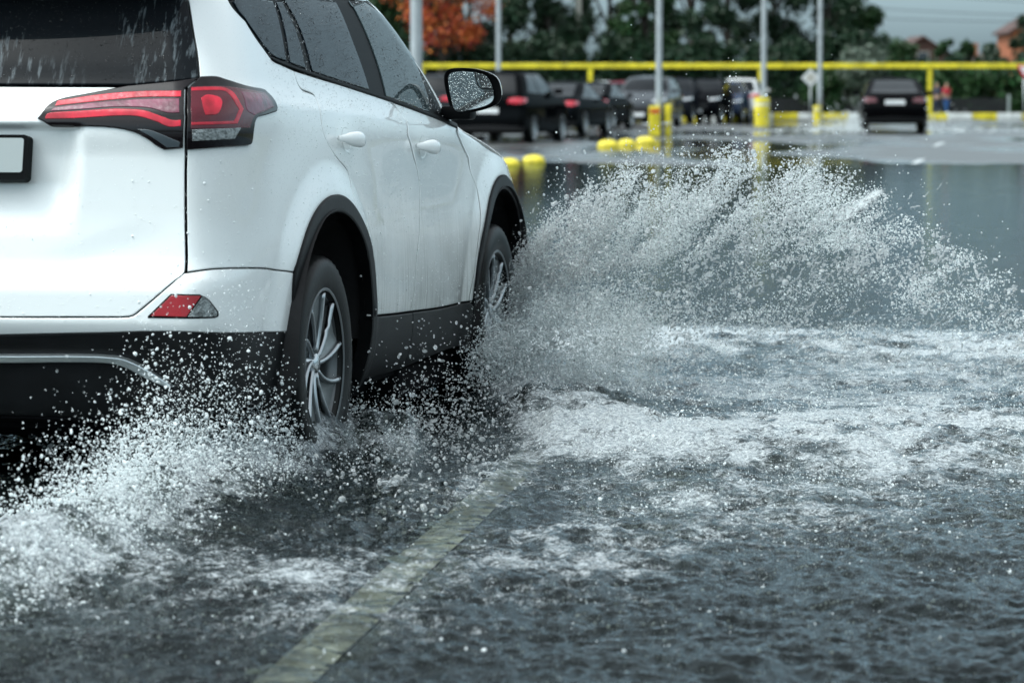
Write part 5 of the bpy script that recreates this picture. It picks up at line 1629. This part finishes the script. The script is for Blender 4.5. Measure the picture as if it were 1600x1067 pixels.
M['drop'] = drop_mat('clear_water_drop', .60)
M['mist'] = drop_mat('white_water_spray', .16)
def gn_drops(name, P, SC, material, lumpy=0.0, sub=2, rot=None):
    me = bpy.data.meshes.new(name)
    P = np.asarray(P, np.float32); n = len(P)
    me.vertices.add(n); me.vertices.foreach_set('co', P.ravel())
    a = me.attributes.new('sc', 'FLOAT_VECTOR', 'POINT'); a.data.foreach_set('vector', np.asarray(SC, np.float32).ravel())
    R_ = (rng.random((n, 3)) * 6.283 if rot is None else np.asarray(rot)).astype(np.float32)
    a = me.attributes.new('rot', 'FLOAT_VECTOR', 'POINT'); a.data.foreach_set('vector', R_.ravel())
    o = bpy.data.objects.new(name, me); COL.objects.link(o)
    g = bpy.data.node_groups.new(name + '_nodes', 'GeometryNodeTree')
    g.interface.new_socket('Geometry', in_out='INPUT', socket_type='NodeSocketGeometry')
    g.interface.new_socket('Geometry', in_out='OUTPUT', socket_type='NodeSocketGeometry')
    i_ = g.nodes.new('NodeGroupInput'); o_ = g.nodes.new('NodeGroupOutput')
    ico = g.nodes.new('GeometryNodeMeshIcoSphere'); ico.inputs['Subdivisions'].default_value = sub
    src = ico.outputs['Mesh']
    if lumpy:
        nz = g.nodes.new('ShaderNodeTexNoise'); nz.inputs['Scale'].default_value = 1.3; nz.inputs['Detail'].default_value = 2
        vm = g.nodes.new('ShaderNodeVectorMath'); vm.operation = 'SUBTRACT'; vm.inputs[1].default_value = (.5, .5, .5)
        g.links.new(nz.outputs['Color'], vm.inputs[0])
        v2 = g.nodes.new('ShaderNodeVectorMath'); v2.operation = 'SCALE'; v2.inputs['Scale'].default_value = lumpy
        g.links.new(vm.outputs[0], v2.inputs[0])
        sp = g.nodes.new('GeometryNodeSetPosition'); g.links.new(src, sp.inputs['Geometry']); g.links.new(v2.outputs[0], sp.inputs['Offset'])
        src = sp.outputs[0]
    ss = g.nodes.new('GeometryNodeSetShadeSmooth'); g.links.new(src, ss.inputs[0])
    smn = g.nodes.new('GeometryNodeSetMaterial'); smn.inputs['Material'].default_value = material; g.links.new(ss.outputs[0], smn.inputs[0])
    ip = g.nodes.new('GeometryNodeInstanceOnPoints')
    g.links.new(i_.outputs[0], ip.inputs['Points']); g.links.new(smn.outputs[0], ip.inputs['Instance'])
    for an, inp in (('sc', 'Scale'), ('rot', 'Rotation')):
        na = g.nodes.new('GeometryNodeInputNamedAttribute'); na.data_type = 'FLOAT_VECTOR'; na.inputs['Name'].default_value = an
        g.links.new(na.outputs['Attribute'], ip.inputs[inp])
    g.links.new(ip.outputs[0], o_.inputs[0])
    md = o.modifiers.new('drops', 'NODES'); md.node_group = g
    me.materials.append(material)
    o['kind'] = 'stuff'
    return o
def sizes(n, med, sig, lo, hi, el=.35):
    r = np.clip(med * np.exp(sig * rng.normal(size=n)), lo, hi)
    return r[:, None] * np.clip(1 + el * rng.normal(size=(n, 3)), .45, 2.2)
def C2W(x, y, z):
    return SUV_O + np.outer(x, Fv) + np.outer(y, Rv) + np.outer(z, [0, 0, 1.])
ARC = Pchip([(-.05, .50), (.08, .66), (.2, .80), (.42, .90), (.8, .945), (1.14, .965), (1.4, .86), (1.65, .72), (1.9, .55), (2.1, .36), (2.4, .14), (2.7, .04)])
def fan(n, seed_z=0.0, thr=.0, shell=.5, tp=1.25, tmax=2.35):
    m = n * 5
    t = tmax * rng.random(m)**tp
    zm = ARC(t)
    k = rng.random(m) < shell
    fr = np.where(k, 1 - .40 * rng.random(m)**.8, rng.random(m))
    # ragged upper edge
    out = rng.random(m) < .07
    fr = np.where(out, fr + .10 * rng.exponential(1, m), fr)
    x = 2.62 + rng.normal(size=m) * (.05 + .13 * t) - .05 * t
    rag = 1 + .16 * perlin(t * 5, x * 3, 40.0) + .12 * perlin(t * 17, x * 9, 44.0) + .03 * rng.normal(size=m)
    z = zm * fr * rag
    y = .97 + t
    ang = np.arctan2(z, t + .12); rad = np.hypot(z, t)
    den = .40 + (2.0 - 1.5 * sstep(1.0, 1.8, t)) * perlin(ang * 11, rad * 1.6, seed_z) + 1.3 * perlin(ang * 26, rad * 5, seed_z + 9) + .7 * perlin(x * 7, y * 7, z * 7)
    den = den + .38 * np.exp(-t / .35) + .10 * sstep(.8, 1, fr) - .05 * sstep(.45, .1, fr) - .34 * sstep(.45, 1.5, t) - .30 * sstep(1.3, 2.1, t) - .18 * sstep(.75, .2, fr) * sstep(.3, .8, t)
    a = rng.random(m) < np.clip(den - thr, 0.02, 1)
    i = np.nonzero(a)[0][:n]
    return C2W(x[i], y[i], z[i]), t[i]
PA, tA = fan(72000)
sA = sizes(len(PA), .0013, .42, .0007, .0032) * (.85 + .35 * tA)[:, None]
PA3, tA3 = fan(9500, 6.0, shell=.6, tp=1.15)
sA3 = sizes(len(PA3), .0032, .36, .0018, .0090) * (.85 + .2 * tA3)[:, None]
PA2, tA2 = fan(900, 3.0, shell=.6)
sA2 = sizes(len(PA2), .0050, .35, .003, .0095, .5)
# dense sheet of water straight off the front wheel
def column(n, y0_, ys, x0, xs, zt):
    t = rng.random(n)
    y = y0_ + ys * rng.random(n)**1.2
    z = zt * (rng.random(n)**.9) * np.clip(1.15 - .25 * rng.random(n), 0, 1)
    x = x0 + rng.normal(size=n) * xs
    z = z * (.75 + .5 * fbm(y * 5, x * 5, 3.0, 3)) 
    den = .45 + 1.1 * perlin(y * 9, z * 6 - y * 5, 7.0) + .8 * perlin(x * 16, y * 16, z * 16)
    i = rng.random(n) < np.clip(den, .05, 1)
    return C2W(x[i], y[i], z[i])
PB = column(110000, .93, .62, 2.55, .22, .60)
sB = sizes(len(PB), .0014, .45, .0008, .005)
PB2 = column(1500, .93, .8, 2.50, .22, .62); sB2 = sizes(len(PB2), .0045, .35, .003, .009, .6)
# low spray along the two outward waves
def along(pts, n, w, zsc, z0=.02, xr=None):
    pts = np.array(pts, float)
    seg = rng.integers(0, len(pts) - 1, n); t = rng.random(n)
    L = np.hypot(*(pts[1:, :2] - pts[:-1, :2]).T); seg = rng.choice(len(pts) - 1, n, p=L / L.sum())
    p = pts[seg] + (pts[seg + 1] - pts[seg]) * t[:, None]
    px = p[:, 0] + rng.normal(size=n) * 12; py = p[:, 1] + rng.normal(size=n) * p[:, 2] * w
    d = CAMH * FPX / (py - HOR)
    X = (px - 800) / FPX * d; Yw = d
    zs = zsc(p[:, 0]) if callable(zsc) else zsc
    den = .55 + 1.2 * fbm(X * 3.2, Yw * 1.6, 11.0, 3) + .5 * perlin(X * 14, Yw * 8, 2.0)
    z = z0 + rng.exponential(1, n) * zs
    k = (rng.random(n) < np.clip(den, .08, 1)) & (z < .75)
    return np.stack([X, Yw, z], -1)[k]
PC1 = along(B1, 52000, .75, .030)
PC2 = along(B2, 90000, .9, .032)
PC3 = along([(900, 790, 40), (1200, 800, 45), (1700, 780, 50)], 26000, 1.1, .014, .015)
PC4 = along([(900, 640, 25), (1200, 640, 28), (1750, 630, 30)], 16000, 1.1, .05, .015)
sC = lambda P, m=.0014: sizes(len(P), m, .45, .0007, .0055)
# rear wheel plume
zr = lambda x: np.interp(x, [-300, 0, 200, 300, 360, 420, 480], [.03, .04, .075, .13, .16, .13, .05])
PD = along(B3[:6], 150000, .62, zr, .03)
sD = sizes(len(PD), .0017, .50, .0008, .0062)
PD2 = along([(430, 730, 30), (340, 740, 40), (200, 740, 45), (60, 745, 40)], 5200, .9, .085, .03)
sD2 = sizes(len(PD2), .0024, .42, .0014, .0085)
PD3 = along([(520, 728, 12), (580, 720, 18), (650, 728, 14)], 12000, .9, .045, .03); sD3 = sizes(len(PD3), .0017, .5, .0008, .006)
# loose drops under the flank of the car
PE = along([(560, 735, 20), (660, 715, 35), (780, 690, 45), (860, 660, 40)], 9500, 1.0, .10, .02)
sE = sizes(len(PE), .0021, .45, .0012, .0085)
PH = along([(470, 730, 22), (520, 712, 26), (575, 720, 22)], 9000, 1.0, .05, .02); sH = sizes(len(PH), .0018, .5, .0008, .006)
PE2 = along([(480, 800, 24), (620, 790, 30), (760, 760, 30)], 1500, 1.0, .03, .02); sE2 = sizes(len(PE2), .0032, .45, .0014, .0085)
# specks over the open water in the foreground
PF = along([(0, 960, 60), (500, 960, 70), (900, 900, 90), (1600, 860, 80)], 9000, 1.2, .012, .02); sF = sizes(len(PF), .0016, .5, .0008, .005)
# spray in front of the front wheel
PG = column(11000, .88, .14, 2.42, .20, .44); sG = sizes(len(PG), .0020, .5, .0009, .007)
# strands: strings of drops and stretched blobs flung along the throw direction
def strands(nf, tmax, seed, x0=2.6, lo=.25, side=0.0):
    Pl, Sl, Rl = [], [], []
    for i in range(nf):
        t0 = tmax * rng.random()**1.35
        f0 = lo + (.96 - lo) * rng.random()**.8
        zc = float(ARC(t0)) * f0 * (1 + .12 * rng.normal())
        x = x0 + rng.normal() * (.05 + .12 * t0)
        # throw direction: up and out near the wheel, flattening further away
        an = math.radians(68 - 42 * t0 / tmax + rng.normal() * 32)
        d = np.array([.18 * rng.normal(), math.cos(an), math.sin(an)])
        L = .012 + .055 * rng.random()**2
        k = int(5 + L * 170)
        bend = rng.normal() * .25
        r0 = .0011 + .0018 * rng.random()**2
        for j in range(k):
            s_ = j / k - .5
            p = np.array([x, .97 + t0, max(.03, zc)]) + d * L * s_ + np.array([0, d[2], -d[1]]) * bend * L * s_ * s_ + rng.normal(size=3) * .0018
            w = C2W([p[0]], [p[1]], [p[2]])[0]
            r = r0 * (1 - 1.1 * abs(s_)) * (.6 + .8 * rng.random())
            dw = Rv * d[1] + Fv * d[0] + np.array([0, 0, d[2]])
            e_ = Vector(dw).to_track_quat('Z', 'Y').to_euler()
            el = 1.3 + 1.8 * rng.random()
            Pl.append(w); Sl.append((r, r, r * el)); Rl.append(tuple(e_))
    return np.array(Pl), np.array(Sl), np.array(Rl)
PS, sS, rS = strands(1900, 2.2, 1)
clear = [(PA3, sA3), (PD2, sD2), (PE, sE), (PE2, sE2)]
mist = [(PH, sH), (PA, sA), (PB, sB), (PG, sG), (PC1, sC(PC1, .0016)), (PC2, sC(PC2)), (PC3, sC(PC3)), (PC4, sC(PC4, .0017)), (PD, sD), (PD3, sD3), (PF, sF)]
lump = [(PA2, sA2), (PB2, sB2)]
cat_ = lambda L_: (np.concatenate([a for a, b in L_]), np.concatenate([b for a, b in L_]))
a, b = cat_(clear); gn_drops('water_drops', a, b, M['drop'])
a, b = cat_(mist); gn_drops('water_spray', a, b, M['mist'], sub=1)
a, b = cat_(lump); gn_drops('water_splash', a, b, M['drop'], lumpy=.8, sub=3)
gn_drops('water_strands', PS, sS, M['drop'], rot=rS)
# spray thrown by the far sedan
n = 2600
k = rng.choice([-1, 1], n, p=[.75, .25])
Xs = px2x(1398, 97) + k * (.95 + rng.exponential(.75, n)); Ys = 97.5 + rng.normal(size=n) * .6
Zs = rng.exponential(.16, n) * np.clip(1.6 - np.abs(Xs - px2x(1398, 97)) * .35, .1, 2) + .02
gn_drops('far_spray', np.stack([Xs, Ys, Zs], -1), sizes(n, .010, .5, .004, .03), M['mist'], sub=1)

# ------------------------------------------------------------------ rain standing on the body and windows of the SUV
def body_rain(n, u0, u1, z0, z1, med, mask=None, thr=.35):
    u = u0 + (u1 - u0) * rng.random(n); z = z0 + (z1 - z0) * rng.random(n)
    p, nn = S.P(u, z, .0012)
    d = .5 + .9 * fbm(p[:, 0] * 5 + p[:, 1] * 5, z * 5, 3.0, 3)
    k = rng.random(n) < np.clip(d, .12, 1)
    for cx, cz in (RA, FA):
        k &= np.hypot(p[:, 1] - cx, p[:, 2] - cz) > .56
    k &= ~((z > 1.22) & (p[:, 1] > .80) & (p[:, 1] < 1.08) & (u > .8))
    p, nn = p[k], nn[k]
    r = np.clip(med * np.exp(.42 * rng.normal(size=len(p))), .0006, .004)
    P = p @ S.M[:3, :3].T + S.M[:3, 3]
    n2 = nn @ S.M[:3, :3].T
    rot = np.array([tuple(Vector(v).to_track_quat('Z', 'Y').to_euler()) for v in n2])
    return P, np.stack([r * (.8 + .4 * rng.random(len(r))), r * (.8 + .5 * rng.random(len(r))), r * .62], -1), rot
parts_ = [body_rain(9000, .75, 4.35, .48, 1.22, .0010), body_rain(9000, 1.3, 4.25, 1.18, 1.575, .0010), body_rain(3000, 0, .74, .55, 1.26, .0008), body_rain(2600, 0, .70, 1.28, 1.56, .0013)]
M['bead'] = mat('clear_rain_bead', (1, 1, 1), rough=.02, trans=1.0, ior=1.33, spec=.6)
bp_ = mat('pale_rain_bead', (.86, .90, .90), rough=.15, coat=1.0)
for nm_, ii, mm_ in (('rain_beads', (0, 2), bp_), ('rain_beads', (1, 3), M['bead'])):
    gn_drops(nm_, np.concatenate([parts_[q][0] for q in ii]), np.concatenate([parts_[q][1] for q in ii]), mm_, rot=np.concatenate([parts_[q][2] for q in ii]))
